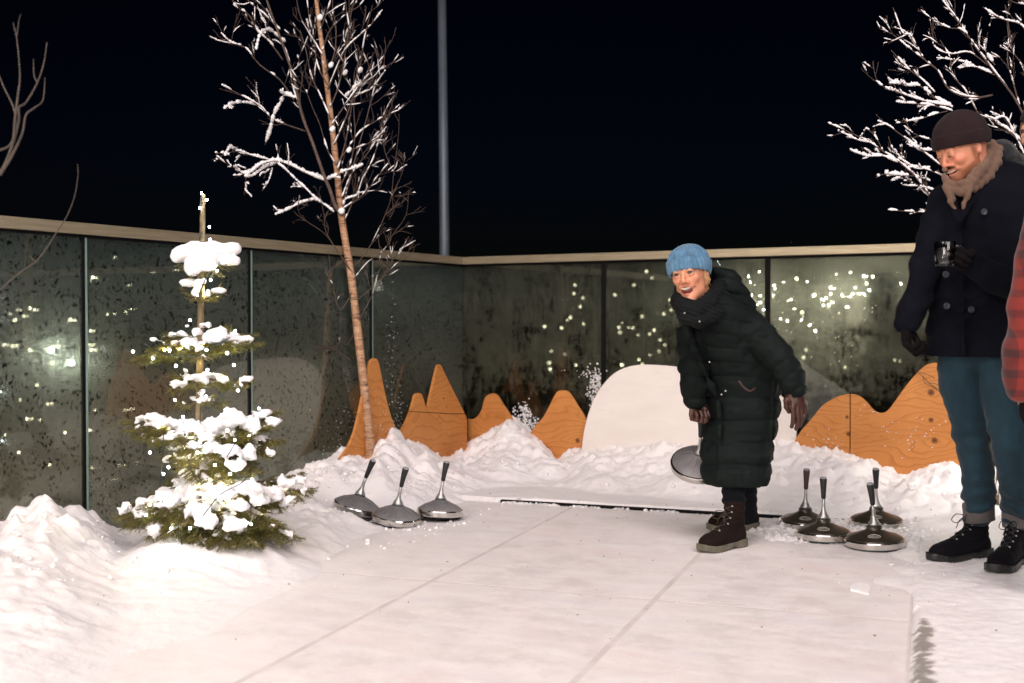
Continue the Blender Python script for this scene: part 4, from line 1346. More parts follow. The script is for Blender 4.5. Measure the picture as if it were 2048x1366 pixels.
    for tip, dy in (((337,776),-.05), ((345,745),.05), ((508,760),0), ((452,748),.05), ((380,770),-.1), ((430,765),-.08)): bough(752, tip, dy, .0035, .3, .010, .5)
    for tip, dy in (((352,803),0), ((456,800),0), ((430,790),-.06)): bough(800, tip, dy, .003, .3, .009, .5)
    W6 = (((240,838),0), ((262,868),-.05), ((300,878),-.15), ((570,880),-.03), ((562,820),.05), ((545,850),-.1), ((470,905),-.2), ((430,920),-.24), ((380,905),-.2), ((505,875),-.15), ((350,865),-.1), ((520,945),-.15), ((480,830),.12), ((330,835),.12), ((548,905),-.1))
    for tip, dy in W6: bough(852, tip, dy, .006, .55, .0105)
    for tip, dy in (((320,908),0), ((350,918),-.05), ((480,930),-.1), ((440,960),-.2), ((395,955),-.2)): bough(900, tip, dy, .004, .35, .010)
    W8 = (((230,1032),0), ((250,1008),.04), ((300,985),.1), ((340,955),.12), ((636,978),-.02), ((612,945),.08), ((602,1078),-.12), ((565,1050),-.2), ((515,1092),-.3), ((455,1098),-.32), ((400,1085),-.3), ((335,1075),-.25), ((292,1078),-.14), ((280,1042),-.06),
          ((242,1052),-.02), ((485,1062),-.3), ((545,1005),-.1), ((370,1050),-.3), ((560,985),.04), ((430,1030),-.25), ((585,1010),-.08), ((520,1030),-.2), ((310,1030),-.12))
    for tip, dy in W8: bough(965, tip, dy, .008, .52, .0105)
    # the thick caps
    def cap(px, py, dy, rx, rz, ry=None):
        p = at(px, py, FIRY + dy); k = FIRY/FPX
        f = 1.0 if py < 600 else .8
        S.ell(p, (rx*k*f, (ry or rx*.8)*k*f, rz*k*f), .014)
    for q in ((392,503,0,34,20), (410,520,-.04,30,25), (366,508,0,22,18), (352,512,-.02,14,14), (385,530,-.06,18,22), (440,500,.0,34,15), (462,498,0,20,14), (455,522,-.02,22,9), (472,520,-.02,10,9), (425,500,0,22,18),
              (378,565,-.02,20,9), (396,571,-.06,9,13), (390,585,-.05,9,8), (416,586,-.08,6,9), (438,581,-.03,16,7), (408,562,-.04,6,8),
              (428,672,-.12,30,17), (440,665,-.1,20,14), (395,664,-.05,14,10), (410,650,-.02,16,7), (375,652,0,8,5), (308,680,0,11,7), (490,678,-.02,18,10), (476,690,-.04,14,7),
              (362,768,-.06,26,8), (378,756,-.05,18,8), (492,757,0,14,4), (372,740,0,8,5), (378,797,0,10,4), (436,790,-.02,8,3), (402,785,-.05,6,7), (418,750,-.03,12,4),
              (465,838,-.12,34,24), (430,850,-.1,26,20), (500,850,-.1,26,18), (300,835,0,34,9), (345,845,-.06,26,10), (525,828,0,22,11), (455,900,-.2,34,16), (420,895,-.18,20,16), (385,890,-.12,16,18), (470,930,-.2,24,14), (500,905,-.15,20,18), (545,842,-.05,18,9), (540,905,-.1,14,10),
              (395,860,-.08,22,14), (348,892,-.06,20,10), (372,945,-.06,20,10), (330,985,0,26,12), (250,1018,0,18,14), (500,975,-.22,36,16), (440,985,-.22,40,18), (545,985,-.12,30,18), (570,965,-.04,26,14), (595,960,0,20,9), (410,1040,-.3,30,18), (470,1050,-.32,30,16), (400,1020,-.25,24,14),
              (330,1010,-.1,26,12), (280,1025,-.05,18,9), (520,1000,-.2,26,14), (355,1050,-.2,18,10), (310,1060,-.15,16,8), (575,1000,-.08,20,12), (480,1010,-.3,22,12)):
        cap(*q)
    S.warp(lambda x, y, z: (0.008*fbm3(x*80, y*80, z*80, 2) + 0.022*fbm3(x*36, y*36, z*36, 3) + .002)*np.clip((1.12 - z)/.15, .35, 1))
    o = S.build('snow_load', M_TSNOW, t)
    tag(o, kind='stuff')
    return t
fir()

# ------------------------------------------------------------------ strings of lights
def light_string(label, paths, bulbs, mat, group=None, r=.0046, loc=(0,0,0), cable_r=.0022):
    t = thing('fairy_lights', label, 'fairy lights', loc, group=group)
    m = MB()
    for p in paths:
        m = MB(); m.tube(rsmooth(p, 4), cable_r, 5); m.build('cable', M_CABLE, t, world=True)
    me = None
    for p in bulbs:
        if me is None:
            q = MB(); q.lathe([(.001, -r)] + [(r*math.cos(R(a)), r*math.sin(R(a))) for a in range(-60, 80, 20)] + [(.001, r)], 10)
            o = q.build('bulb', mat, t); me = o.data
        else:
            o = bpy.data.objects.new('bulb', me); COL.objects.link(o); o.parent = t
        o.location = Vector(p) - Vector(loc)
    return t
def F_(px, py, dy): return at(px, py, FIRY + dy)
fl_paths = [
    [F_(403,388,-.01), F_(400,415,-.02), F_(404,440,.02), F_(401,470,-.02), F_(398,500,.03), F_(425,535,-.05), F_(410,560,-.06), F_(400,600,.02), F_(396,640,.02), F_(412,655,-.05)],
    [F_(290,688,-.08), F_(325,706,-.14), F_(360,712,-.17), F_(395,712,-.19), F_(430,692,-.2), F_(460,675,-.14)],
    [F_(495,700,-.08), F_(482,735,-.1), F_(470,765,-.1), F_(445,790,-.1), F_(425,812,-.1), F_(408,828,-.05)],
    [F_(328,860,-.15), F_(325,900,-.16), F_(322,945,-.16), F_(320,975,-.12)],
    [F_(478,868,-.3), F_(468,890,-.31), F_(453,915,-.3)],
    [F_(375,915,-.2), F_(385,945,-.22), F_(400,965,-.2), F_(430,962,-.3), F_(447,955,-.3)],
    [F_(492,955,-.28), F_(480,968,-.3), F_(440,990,-.3), F_(400,1040,-.33)],
    [F_(360,1060,-.3), F_(364,1090,-.3)]]
fl_bulbs = [F_(*q) for q in ((403,386,-.02),(414,400,-.02),(400,416,-.03),(419,454,-.02),(420,479,-.02),(434,541,-.06),(421,560,-.07),(413,700,-.2),(305,716,-.1),(339,701,-.16),(266,703,-.03),(352,732,-.16),(454,706,-.14),(468,730,-.12),(476,781,-.08),(366,834,-.05),(507,853,-.18),(518,817,.05),
    (396,590,.06),(470,662,.05),(430,672,-.22),(372,690,-.14),(412,793,-.09),(360,846,-.12),(395,905,-.21),(400,884,-.19),(337,934,-.17),(327,948,-.17),(470,880,-.28),(292,1030,-.12),(342,1057,-.26),(380,1056,-.33),(414,1035,-.33),(502,1048,-.3),(440,1000,-.28),(300,905,.05),(460,948,-.25),(430,930,-.26),(505,960,-.2),(330,1000,-.06),(420,1010,-.1),(470,1030,-.1),(360,985,-.02),(545,1000,-.02),(450,820,.0),(350,800,.06),(415,740,.05),(380,640,.06),(440,900,.02),(390,960,.05),(480,985,.05),(300,1000,.04),(520,880,.05))]
light_string('string of small cold white lights wound round the fir', fl_paths, fl_bulbs, M_BULB)
fl_warm = [F_(*q) for q in ((400,905,-.06),(430,880,-.06),(380,940,-.06),(420,960,-.08),(400,700,-.05),(440,700,-.03),(360,700,-.03),(440,1020,-.15),(380,1010,-.1),(350,1020,-.06),(480,1000,-.1),(405,860,-.04),(330,700,-.02),(455,860,-.06),(500,870,-.04),(340,855,-.04),(300,1010,-.02),(520,1010,-.08),(560,1000,-.03),(400,1050,-.2),(460,985,-.14),(370,895,-.05),(415,585,.0),(470,690,-.02))]
light_string('warm bulbs added deep inside the fir for its inner glow', [[F_(400,690,-.03), F_(404,760,.03), F_(400,850,-.04), F_(402,930,.03), F_(410,1010,-.08)]], fl_warm, M_BULBW)  # extra warm bulbs added to light the needles from within

# lit shrubs behind the viewer: only their mirror images show in the glass
def mirror(V, N):
    k = (V - CORNER).dot(Vector((N.x, N.y, 0)))
    return V - Vector((N.x, N.y, 0)) * (2*k)
def lit_bush(name, label, N, picks, Yv, mat, r, slab, strl):
    rd = random.Random(len(picks))
    pts = [mirror(at(px, py, Yv + rd.uniform(-.6, .6)), N) for px, py in picks]
    pts = [p for p in pts if p.z > .05 and not (p.y > .2 and abs(p.x/p.y) < .455)]
    c = sum(pts, Vector())/len(pts)
    t = thing('bare_shrub', slab, 'shrub', (c.x, c.y, 0))
    T = Tree(rd)
    m = MB(); m.tube([(c.x, c.y, -.1), (c.x+.02, c.y, c.z*.5), (c.x, c.y+.02, c.z)], [.03, .02, .012], 8); m.build('stem', M_TWIGD, t, world=True)
    for p in pts[::2]:
        b = Vector((c.x, c.y, max(.15, p.z*.55)))
        T.tw.tube([b, b.lerp(p, .5) + Vector((0, 0, .05)), p], [.008, .005, .002], 5)
    T.tw.build('twigs', M_TWIGD, t, world=True)
    order = sorted(pts, key=lambda p: (round(p.z*4), p.x))
    paths = [order[i:i+9] for i in range(0, len(order)-8, 8)]
    light_string(strl, paths, pts, mat, r=r)
rq = random.Random(77)
cl = []
for i in range(96):
    x = rq.gauss(1748, 62); y = rq.gauss(592, 30)
    if 1600 < x < 1880 and 538 < y < 665: cl.append((x, y))
cl += [(1746,652),(1750,640),(1746,662),(1752,675),(1758,668),(1764,678),(1844,655),(1856,656),(1788,600),(1790,612)]
for i in range(34):
    x = rq.gauss(1545, 38); y = rq.gauss(600, 34)
    if 1465 < x < 1620 and 540 < y < 700: cl.append((x, y))
lit_bush('a', '', NR, cl, 14.5, emis('shrub_bulb_glow', (1.0, 0.93, 0.72), 1300), .0075, 'bare shrub full of warm lights behind the viewer on the left', 'warm lights strung in the shrub behind the viewer on the left')
cl2 = [(1293,543),(1304,556),(1268,570),(1230,590),(1148,587),(1166,596),(1160,613),(1141,635),(1089,653),(1123,656),(1167,648),(1244,646),(1238,655),(1257,655),(1240,665),(1266,656),(1276,670),(1300,667),(1298,669),(1308,660),(1150,570),(1103,702),(1130,708),(1098,726),(1100,738),(1152,730),(1318,703),(1300,710),(1278,719),(1285,728),(1244,730),(1320,680),(1330,690),(1284,633),(1328,628),(1340,600),(1342,620),(1690,735),(1790,720),(1800,722),(1605,625),(1612,700),(1607,715),(1135,640),(1293,520)]
cl3 = [(20,628),(35,620),(60,617),(48,632),(30,640),(70,620),(8,690),(25,692),(108,693),(105,726),(137,722),(60,700),(55,838),(40,800),(38,905),(95,808),(165,780),(182,662),(185,555),(160,500),(182,700),(180,690),(100,930),(95,1008),(230,515),(258,570),(262,618),(230,628),(252,625),(305,545),(215,628),(350,540),(190,820),(180,860),(240,930),(268,925),(225,960),(192,962),(205,1000),(205,1022),(185,935),(250,820),(262,818),(120,985),(10,870),(140,640),(75,770),(80,840),(130,865)]
lit_bush('d', '', NL, [(262,818),(248,932),(38,905),(122,988),(182,560),(60,612),(140,725),(55,838),(195,962),(330,1090),(100,700)], 10.3, emis('globe_bulb_glow', (0.92, 1.0, 0.90), 620), .022, 'unseen bare shrub carrying the globes added for the glows in the left glass', 'oversized white globes added for the glows in the left glass')  # oversized globes added to make the broad glows in the left panes
# points far beyond the glass: town lights, and stand-ins for mirrored lights
def town():
    rd = random.Random(12); m = m2 = MB()
    m3 = MB()
    for lst, Y0, m in ((cl2, 42.0, m), (cl3, 30.0, m3)):
        for px, py in lst:
            Y = Y0*rd.uniform(.85, 1.2); p = at(px, py, Y); r = Y/FPX*rd.uniform(1.5, 3.2)
            m.lathe([(.001, -r), (r*.8, -r*.6), (r, 0), (r*.8, r*.6), (.001, r)], 8, Matrix.Translation(p))
            if lst is cl3 and rd.random() < .6: m.lathe([(.001, -r*.8), (r*.8, 0), (.001, r*.8)], 8, Matrix.Translation(p + Vector((r*3, 0, 0))))  # second point stands in for the pane's double reflection
    m = m2
    tag(m.build('town_lights', emis('town_glow', (1.0, 0.95, 0.80), 34)), 'scattered town lights far beyond the glass, some in place of mirrored lights', kind='stuff')
    tag(m3.build('reflection_points', emis('reflection_glow', (1.0, 0.97, 0.85), 120)), 'brighter points beyond the left glass standing in for mirrored lights', kind='stuff')
town()
# ================================================================== people
def frame_from(pos, zax, yax):
    z = Vector(zax).normalized(); y = Vector(yax); y = (y - z*y.dot(z)).normalized(); x = y.cross(z)
    return Matrix(((x.x, y.x, z.x, pos[0]), (x.y, y.y, z.y, pos[1]), (x.z, y.z, z.z, pos[2]), (0, 0, 0, 1)))

def head_frame(pos, yaw, pitch, roll, s=1.0):
    return Matrix.Translation(Vector(pos)) @ Matrix.Rotation(-R(yaw), 4, 'Z') @ Matrix.Rotation(R(pitch), 4, 'X') @ Matrix.Rotation(R(roll), 4, 'Y') @ Matrix.Scale(s, 4)

def add_head(F, M, laugh=False, man=False):
    F.F = Frame(M)
    jl = .018 if laugh else 0.0
    wj = .060 if man else .054
    F.ell((0, .015, .028), (.076, .096, .092))
    F.ell((0, -.022, -.030), (wj + .005, .062, .075), .03)
    F.cone((-.040, -.010, -.062 - jl*.5), (0, -.066, -.094 - jl), .024, .019, .03)
    F.cone((.040, -.010, -.062 - jl*.5), (0, -.066, -.094 - jl), .024, .019, .03)
    F.ell((0, -.072, -.098 - jl*1.1), (.020 if man else .016, .016, .014), .02)
    for s in (1, -1):
        F.ell((s*.037, -.063, -.024), (.021, .017, .017), .018)                 # cheeks, lifted by the smile
        F.ell((s*.031, -.098, .004), (.016, .013, .0095), .010, cut=True)        # sockets
        F.ell((s*.077, .006, -.006), (.007, .017, .030), .008)                   # ears
        F.ell((s*.081, .002, -.004), (.004, .008, .016), .004, cut=True)
    F.cone((-.036, -.079, .021), (.036, -.079, .021), .009, .009, .018)          # brow ridge
    F.cone((0, -.083, .012), (0, -.102, -.026), .0075, .0095, .010)              # nose
    F.ell((0, -.101, -.031), (.0105, .011, .009), .006)
    for s in (1, -1): F.ell((s*.0115, -.091, -.034), (.0075, .010, .0065), .005)
    zc = -.062
    for s in (1, -1):                                                            # lips, corners drawn up
        F.cone((0, -.0945, zc + .005), (s*.027, -.079, zc + .008), .0052, .0035, .006)
        F.cone((0, -.0915, zc - (.028 if laugh else .012)), (s*.027, -.079, zc + .004), .0058, .0035, .006)
        F.cone((s*.020, -.088, -.036), (s*.036, -.074, -.058), .004, .003, .012) # folds beside the mouth
    F.ell((0, -.094, zc - (.008 if laugh else .003)), (.0285, .018, .0150 if laugh else .0068), .003, cut=True)
    for s in (1, -1):
        F.ell((s*.031, -.0795, .0035 if man else .0125), (.0165, .0125, .0105 if man else .0068), .004)                # upper lid
        F.ell((s*.031, -.081, -.006), (.0155, .0095, .0058), .004)               # lower lid, pushed up by the cheek
    F.cone((0, .022, -.05), (0, .035, -.16), .052 if not man else .060, .055 if not man else .066, .03)
    F.F = None

def local_xyz(V, M):
    I = np.array(M.inverted()); H = np.c_[V, np.ones(len(V))]
    L = H @ I.T
    return L[:, 0], L[:, 1], L[:, 2]

def skin_mat(name):
    t = NT(name)
    a = t.n('Attribute', {'attribute_name': 'tint'})
    v = t.coord()
    f = t.noise(v, 70, 3)
    c = t.mix(t.math('MULTIPLY', f, 0.18), a.outputs['Color'], (0.45, 0.20, 0.13))
    b = t.bsdf(Base_Color=c, Roughness=0.48, Specular_IOR_Level=0.4, Subsurface_Weight=0.12, Subsurface_Radius=(0.8, 0.3, 0.2), Subsurface_Scale=0.008,
               Normal=t.bump(t.noise(v, 260, 2), .15, .001))
    return t.done(b)
M_SKIN = skin_mat('skin')

def paint(o, V, M, base, man=False, laugh=False):
    x, y, z = local_xyz(V, M)
    c = np.tile(np.array(base), (len(V), 1))
    def blend(w, col):
        nonlocal c
        w = np.clip(w, 0, 1)[:, None]; c = c*(1-w) + np.array(col)*w
    ax = np.abs(x)
    face = (y < .01)
    blend(np.exp(-((ax-.040)/.018)**2 - ((z+.026)/.020)**2) * (y < -.03) * (.45 if man else .35), (base[0]*1.0, base[1]*.58, base[2]*.55))
    blend(np.exp(-(x/.014)**2 - ((z+.030)/.012)**2) * (y < -.085) * .4, (base[0], base[1]*.6, base[2]*.55))
    if man:
        n = fbm3(x*160, y*160, z*160, 2)
        thr = np.interp(y, [-.10, -.075, -.05, -.02, .01], [-.074, -.066, -.054, -.040, -.014])
        w = np.clip((thr - z)/.012, 0, 1) * (y < .004)
        w = np.maximum(w, np.exp(-((y + .014)/.010)**2)*(ax > .05)*np.clip((.012 - z)/.01, 0, 1))
        cheekclear = np.exp(-((ax-.038)/.020)**2 - ((z+.030)/.022)**2)
        w = w * (1 - .3*cheekclear) * (.85 + .15*n) * (z > -.135)
        must = np.exp(-((z+.047)/.0065)**2) * (ax < .032) * (y < -.07)
        blend(np.maximum(w*.9, must*.95), (.15, .045, .014))
    for k_ in (0,):
        tt = np.clip((-.030 - z)/.034, 0, 1); xf = .019 + .019*tt**.7
        blend(np.exp(-((ax - xf)/.0026)**2) * (z < -.026) * (z > -.066) * (y < -.05) * (.6 if laugh else .4), (.34, .12, .06))  # crease shade beside the mouth, painted into the skin tint
    lips_ = (y < -.074) * (ax < .030) * np.exp(-((z + (.064 if not laugh else .070) - .0*ax)/(.010 if not laugh else .014))**2)
    near = np.exp(-((z + .057 - (ax/.027)**2*.004)/.0045)**2) + np.exp(-((z + (.086 if laugh else .075) - (ax/.027)**2*.02)/.005)**2)
    blend(np.clip(near, 0, 1) * (ax < .027) * (y < -.076) * (.75 if not man else .5), (.50, .10, .085))
    blend(np.exp(-((ax-.031)/.014)**2 - ((z-.004)/.006)**2) * (y < -.06) * .5, (.20, .09, .06))
    att = o.data.color_attributes.new('tint', 'FLOAT_COLOR', 'POINT')
    att.data.foreach_set('color', np.c_[c, np.ones(len(V))].astype(np.float32).ravel())

M_EYEW = pmat('eye_white', (0.62, 0.56, 0.52), 0.25)
M_IRIS = pmat('iris', (0.05, 0.045, 0.04), 0.15)
M_TEETH = pmat('teeth', (0.60, 0.50, 0.41), 0.25)
M_MOUTH = pmat('inner_mouth', (0.14, 0.03, 0.025), 0.5)

def face_bits(M, par, laugh, brow, lash=True, cl=0.0):
    def w(p): return M @ Vector(p)
    for s in (1, -1):
        m = MB(); Z = M @ Matrix.Translation((s*.031, -.0765, .0035)) @ Matrix.Rotation(R(90), 4, 'X')
        m.lathe([(.001, -.0125)] + [(.0125*math.cos(R(a)), .0125*math.sin(R(a))) for a in range(-75, 90, 15)] , 20, Z, mf=[0]*9 + [1]*3)
        m.build('eye', [M_EYEW, M_IRIS], par, world=True)
        m = MB(); m.tube([w((s*.0125, -.0925, .0245)), w((s*.024, -.0915, .0300)), w((s*.037, -.086, .0305)), w((s*.047, -.074, .0245))], [.0016, .0026, .0024, .001], 6)
        m.build('eyebrow', brow, par, world=True)
        if lash:
            m = MB(); m.tube([w((s*.018, -.0885, .0045 - cl)), w((s*.026, -.0915 - cl*.25, .0080 - cl*2)), w((s*.036, -.0900 - cl*.25, .0080 - cl*2)), w((s*.045, -.0800, .0035 - cl))], [.0009, .0018, .0020, .0009], 5)
            m.build('eyelash', M_IRIS, par, world=True)
    zc = -.062; dz = .020 if laugh else .006
    m = MB(); Z = M @ Matrix.Translation((0, -.077, zc - dz*.4)) @ Matrix.Diagonal((.026, .011, .0155 if laugh else .007, 1))
    m.lathe([(math.cos(R(a))+.01, math.sin(R(a))) for a in range(-80, 81, 16)], 16, Z); m.build('inner_mouth', M_MOUTH, par, world=True)
    m = MB(); n = 9
    for i in range(n):
        x = (-.0235 + .047*i/(n-1))*(1 if laugh else .92); yy = -(.0895 if laugh else .0915) + 14*x*x; z0 = zc + .0028 + 9*x*x
        h = (.0100 - 6*x*x if laugh else .0072)
        m.box((-.0026, -.0015, -h), (.0021, .0025, 0), M @ Matrix.Translation((x, yy, z0 + .0005)) @ Matrix.Rotation(-x*22, 4, 'Z'))
    m.build('teeth', M_TEETH, par, smooth=False, world=True)

def beanie(M, mat, par, ribs, tilt_front, tilt_back, fold=.040, sz=(.0905, .110, .100), c=(0, .014, .040), h=.0026, ribamp=.0014):
    """knitted hat: dome plus folded brim, cut by a sloping plane"""
    F = Field(M @ Vector((0, 0, .05)) - Vector((.16, .16, .16)), M @ Vector((0, 0, .05)) + Vector((.16, .16, .16)), h)
    F.F = Frame(M)
    fr = F.F
    F.ell(c, sz)
    nrm = Vector((0, -(tilt_front - tilt_back)/.2, -1)); nrm = -Vector((0, (tilt_front - tilt_back)/.2, 1)).normalized()
    p0 = Vector((0, -.1, tilt_front))
    A = Field(F.lo, F.lo + F.h*(F.n - 1), h); A.D = np.full(F.n, 1.0, np.float32); A.n = F.n
    A.F = fr
    A.ell((c[0], c[1], c[2] - .004), (sz[0] + .0065, sz[1] + .0065, sz[2] + .0035))
    R3 = M.to_3x3()
    wn_ = (R3 @ nrm).normalized()
    up = (R3 @ -nrm).normalized()
    A.plane_cut(M @ (p0 + (-nrm)*fold), up)
    F.D = np.minimum(F.D, A.D)
    F.plane_cut(M @ p0, wn_)
    def wp(x, y, z):
        lx, ly, lz = fr.local(x, y, z)
        phi = np.arctan2(lx - c[0], ly - c[1])
        k = np.clip((sz[2] + c[2] - lz)/.05, 0, 1)
        nd = -(nrm.x*(lx - p0.x) + nrm.y*(ly - p0.y) + nrm.z*(lz - p0.z))
        k = k*np.where(nd < fold + .002, .38, 1.0)
        return -ribamp*np.cos(phi*ribs)*k + .0008*fbm3(x*90, y*90, z*90, 2) + .0020*fbm3(x*22, y*22, z*22, 2)
    F.warp(wp)
    # hollow it so that the head shows under the brim
    F.ell((c[0], c[1] - .002, c[2] - .012), (sz[0] - .006, sz[1] - .006, sz[2] - .012), 0, cut=True)
    return F.build('knitted_hat', mat, par)

def add_hand(F, M, curl, thumb, s=1, k=1.0, spread=0.0):
    """wrist at the origin, fingers along -z, palm to -y, thumb on the s*x side; curl = three bends in degrees for each finger"""
    F.F = Frame(M)
    F.cone((0, .002, .045), (0, 0, -.012), .033*k, .029*k)
    F.ell((0, 0, -.030*k), (.036*k, .018*k, .042*k), .012)
    F.ell((-s*.004, 0, -.062*k), (.039*k, .0165*k, .030*k), .012)
    F.ell((s*.022*k, -.008*k, -.030*k), (.017*k, .015*k, .030*k), .012)
    L = [(.040, .026, .021), (.045, .029, .022), (.042, .027, .021), (.033, .021, .018)]
    for i in range(4):
        x = s*(.0295 - .0197*i)*k
        z0 = (-.079 - (.004 if i in (1, 2) else 0))*k
        p = Vector((x, 0, z0)); a = 0; r = (.0108 if i < 3 else .0095)*k
        prev = Vector((x*.8, 0, z0 + .028*k)); pts = [prev, p]; rr = [r*1.05, r*1.08]
        for j in range(3):
            a += R(curl[i][j])
            d = Vector((s*spread*(1.5 - i)*.12, -math.sin(a), -math.cos(a))).normalized()
            p = p + d*L[i][j]*k; pts.append(p); rr.append(r*(1 - .07*(j+1)))
        F.chain(pts, rr, .0022)
    F.chain([Vector(q)*k for q in thumb], [.0145*k, .0125*k, .0118*k, .0100*k][:len(thumb)], .006)
    F.F = None

def thumb_of(s, close=0.5):
    return [(s*.020, -.006, -.018), (s*(.044 - .006*close), -.014 - .010*close, -.044), (s*(.052 - .022*close), -.020 - .022*close, -.070), (s*(.052 - .040*close), -.024 - .026*close, -.092)]

def boot(par, toe, heel, sole_z, mat, sole_mat, lace_mat, shaft_h=.20, L=None, w=1.0, eyelets=6, tread=True, bow=True, cuff=None, lean=(0, 0)):
    toe = Vector((toe[0], toe[1], 0)); heel = Vector((heel[0], heel[1], 0))
    d = (toe - heel); L = d.length; d.normalize()
    M = Matrix.Translation((heel.x, heel.y, sole_z)) @ frame_from((0, 0, 0), (0, 0, 1), (-d.y, d.x, 0))
    k = L/.30
    q = M @ Vector((.15*k, 0, .12))
    F = Field((q.x-.24, q.y-.24, sole_z-.01), (q.x+.24, q.y+.24, sole_z+.30), .0038)
    F.F = Frame(M)
    F.ell((.215*k, 0, .040), (.082*k, .049*w, .042), 0)
    F.ell((.13*k, 0, .050), (.100*k, .040*w, .042), .02)
    F.ell((.050*k, 0, .048), (.052*k, .039*w, .048), .02)
    F.cone((.052*k, 0, .06), (.060*k + lean[0], lean[1], shaft_h), .038*w, .044*w, .02)
    F.cone((.175*k, 0, .055), (.090*k, 0, .110), .032*w, .034*w, .02)
    F.cone((.082*k, 0, .105), (.078*k + lean[0], lean[1], shaft_h - .01), .031*w, .034*w, .015)
    F.plane_cut((0, 0, sole_z + .026), (0, 0, -1))
    F.plane_cut((0, 0, sole_z + shaft_h), (0, 0, 1))
    fr = F.F
    def wr(x, y, z):
        lx, ly, lz = fr.local(x, y, z)
        return .0016*np.sin(lz*190 + 8*fbm3(x*12, y*12, z*12, 1))*np.clip((lz-.06)/.03, 0, 1) + .002*fbm3(x*40, y*40, z*40, 2) + .0018*np.exp(-((lx-.19*k)/.004)**2)
    F.warp(wr)
    F.F = None
    b = F.build('boot', mat, par)
    # sole
    G = Field(F.lo, F.lo + F.h*(F.n-1), .0038); gf = Frame(M)
    def solef(X, Y, Z):
        x, y, z = gf.local(X, Y, Z)
        hw = np.interp(x/k, [-.004, .01, .05, .11, .16, .22, .26, .296, .304], [.016, .038, .045, .041, .047, .056, .052, .029, .014]).astype(np.float32)*w
        d2 = np.maximum(np.abs(y) - hw, np.maximum(-x - .004*k, x - .304*k))
        zt = .030 + .008*np.clip((.09*k - x)/.03, 0, 1)
        arch = .009*np.exp(-((x - .115*k)/.022)**2)
        toeup = .012*np.clip((x - .23*k)/.07, 0, 1)**2
        tr = .0030*(np.sin(x*300) > .1) if tread else 0
        return np.maximum(d2, np.maximum(z - zt - toeup, arch + toeup*.9 + tr - z))
    G.op(solef, F.lo, F.lo + F.h*(F.n-1), 0)
    G.build('boot_sole', sole_mat, b)
    # laces, eyelets
    m = MB(); e = MB(); n = eyelets
    pr, pl = [], []
    def surf(y, z, x1):
        for x in np.arange(x1, 0, -.002):
            p = M @ Vector((x, y, z)); q = np.round((np.array(p) - F.lo)/F.h).astype(int)
            if (q >= 0).all() and (q < F.n).all() and F.D[tuple(q)] < 0: return x
        return .08
    for i in range(n):
        u = i/(n-1)
        z = .090 + (shaft_h - .104)*u**1.05
        hw = (.017 + .005*u)*w
        x = surf(hw, z, .215*k) + .0025
        a, c = M @ Vector((x, hw, z)), M @ Vector((x, -hw, z))
        pl.append(a); pr.append(c)
        for p, sg in ((a, 1), (c, -1)):
            nrm = (M.to_3x3() @ Vector((.5, sg*.8, .35))).normalized()
            e.tube([p, p + nrm*.0030], [.0046, .0040], 7)
    for i in range(n-1):
        off = M.to_3x3() @ Vector((.012, 0, .004))
        mid = (pl[i] + pr[i+1])/2 + off
        m.tube([pl[i], mid, pr[i+1]], .0022, 5); mid = (pr[i] + pl[i+1])/2 + off
        m.tube([pr[i], mid, pl[i+1]], .0022, 5)
    m.tube([pl[0], (pl[0]+pr[0])/2 + M.to_3x3() @ Vector((.012, 0, .004)), pr[0]], .0022, 5)
    if bow:
        kx = (pl[-2] + pr[-2])/2 + M.to_3x3() @ Vector((.016, 0, 0))
        for sy in (1, -1):
            lp = [kx, kx + M.to_3x3() @ Vector((.030, sy*.026, .006)), kx + M.to_3x3() @ Vector((.048, sy*.034, -.020)), kx + M.to_3x3() @ Vector((.030, sy*.018, -.030)), kx]
            m.tube(rsmooth(lp, 4), .0019, 5)
            m.tube(rsmooth([kx, kx + M.to_3x3() @ Vector((.026, sy*.012, -.02)), kx + M.to_3x3() @ Vector((.034, sy*.022, -.055))], 3), .0018, 5)
    m.build('boot_lace', lace_mat, b, world=True)
    e.build('boot_eyelets', M_CHROMEE, b, world=True)
    return M
M_CHROMEE = pmat('eyelet_metal', (0.5, 0.48, 0.45), 0.35, 0.9)

def S_(py, xl, xr, Y, ry):
    a, b = at(xl, py, Y), at(xr, py, Y)
    return ((a.z + b.z)/2, (a.x + b.x)/2, Y, (b.x - a.x)/2, ry)

def fabric(name, col, rough=0.75, sheen=0.15, scale=500, bump=.35, dist=.0008, var=(7, .25), weave=True):
    t = NT(name); v = t.coord()
    f = t.noise(v, var[0], 4)
    c = t.ramp(f, [(0.3, tuple(q*(1-var[1]) for q in col)), (0.7, tuple(min(1, q*(1+var[1])) for q in col))])
    n = t.noise(v, scale, 2)
    h = t.math('ADD', t.math('MULTIPLY', n, .6), t.math('MULTIPLY', t.noise(v, 26, 4), .8))
    b = t.bsdf(Base_Color=c, Roughness=rough, Specular_IOR_Level=0.04, Sheen_Weight=sheen, Sheen_Roughness=.5, Normal=t.bump(h, bump, dist*4))
    return t.done(b)

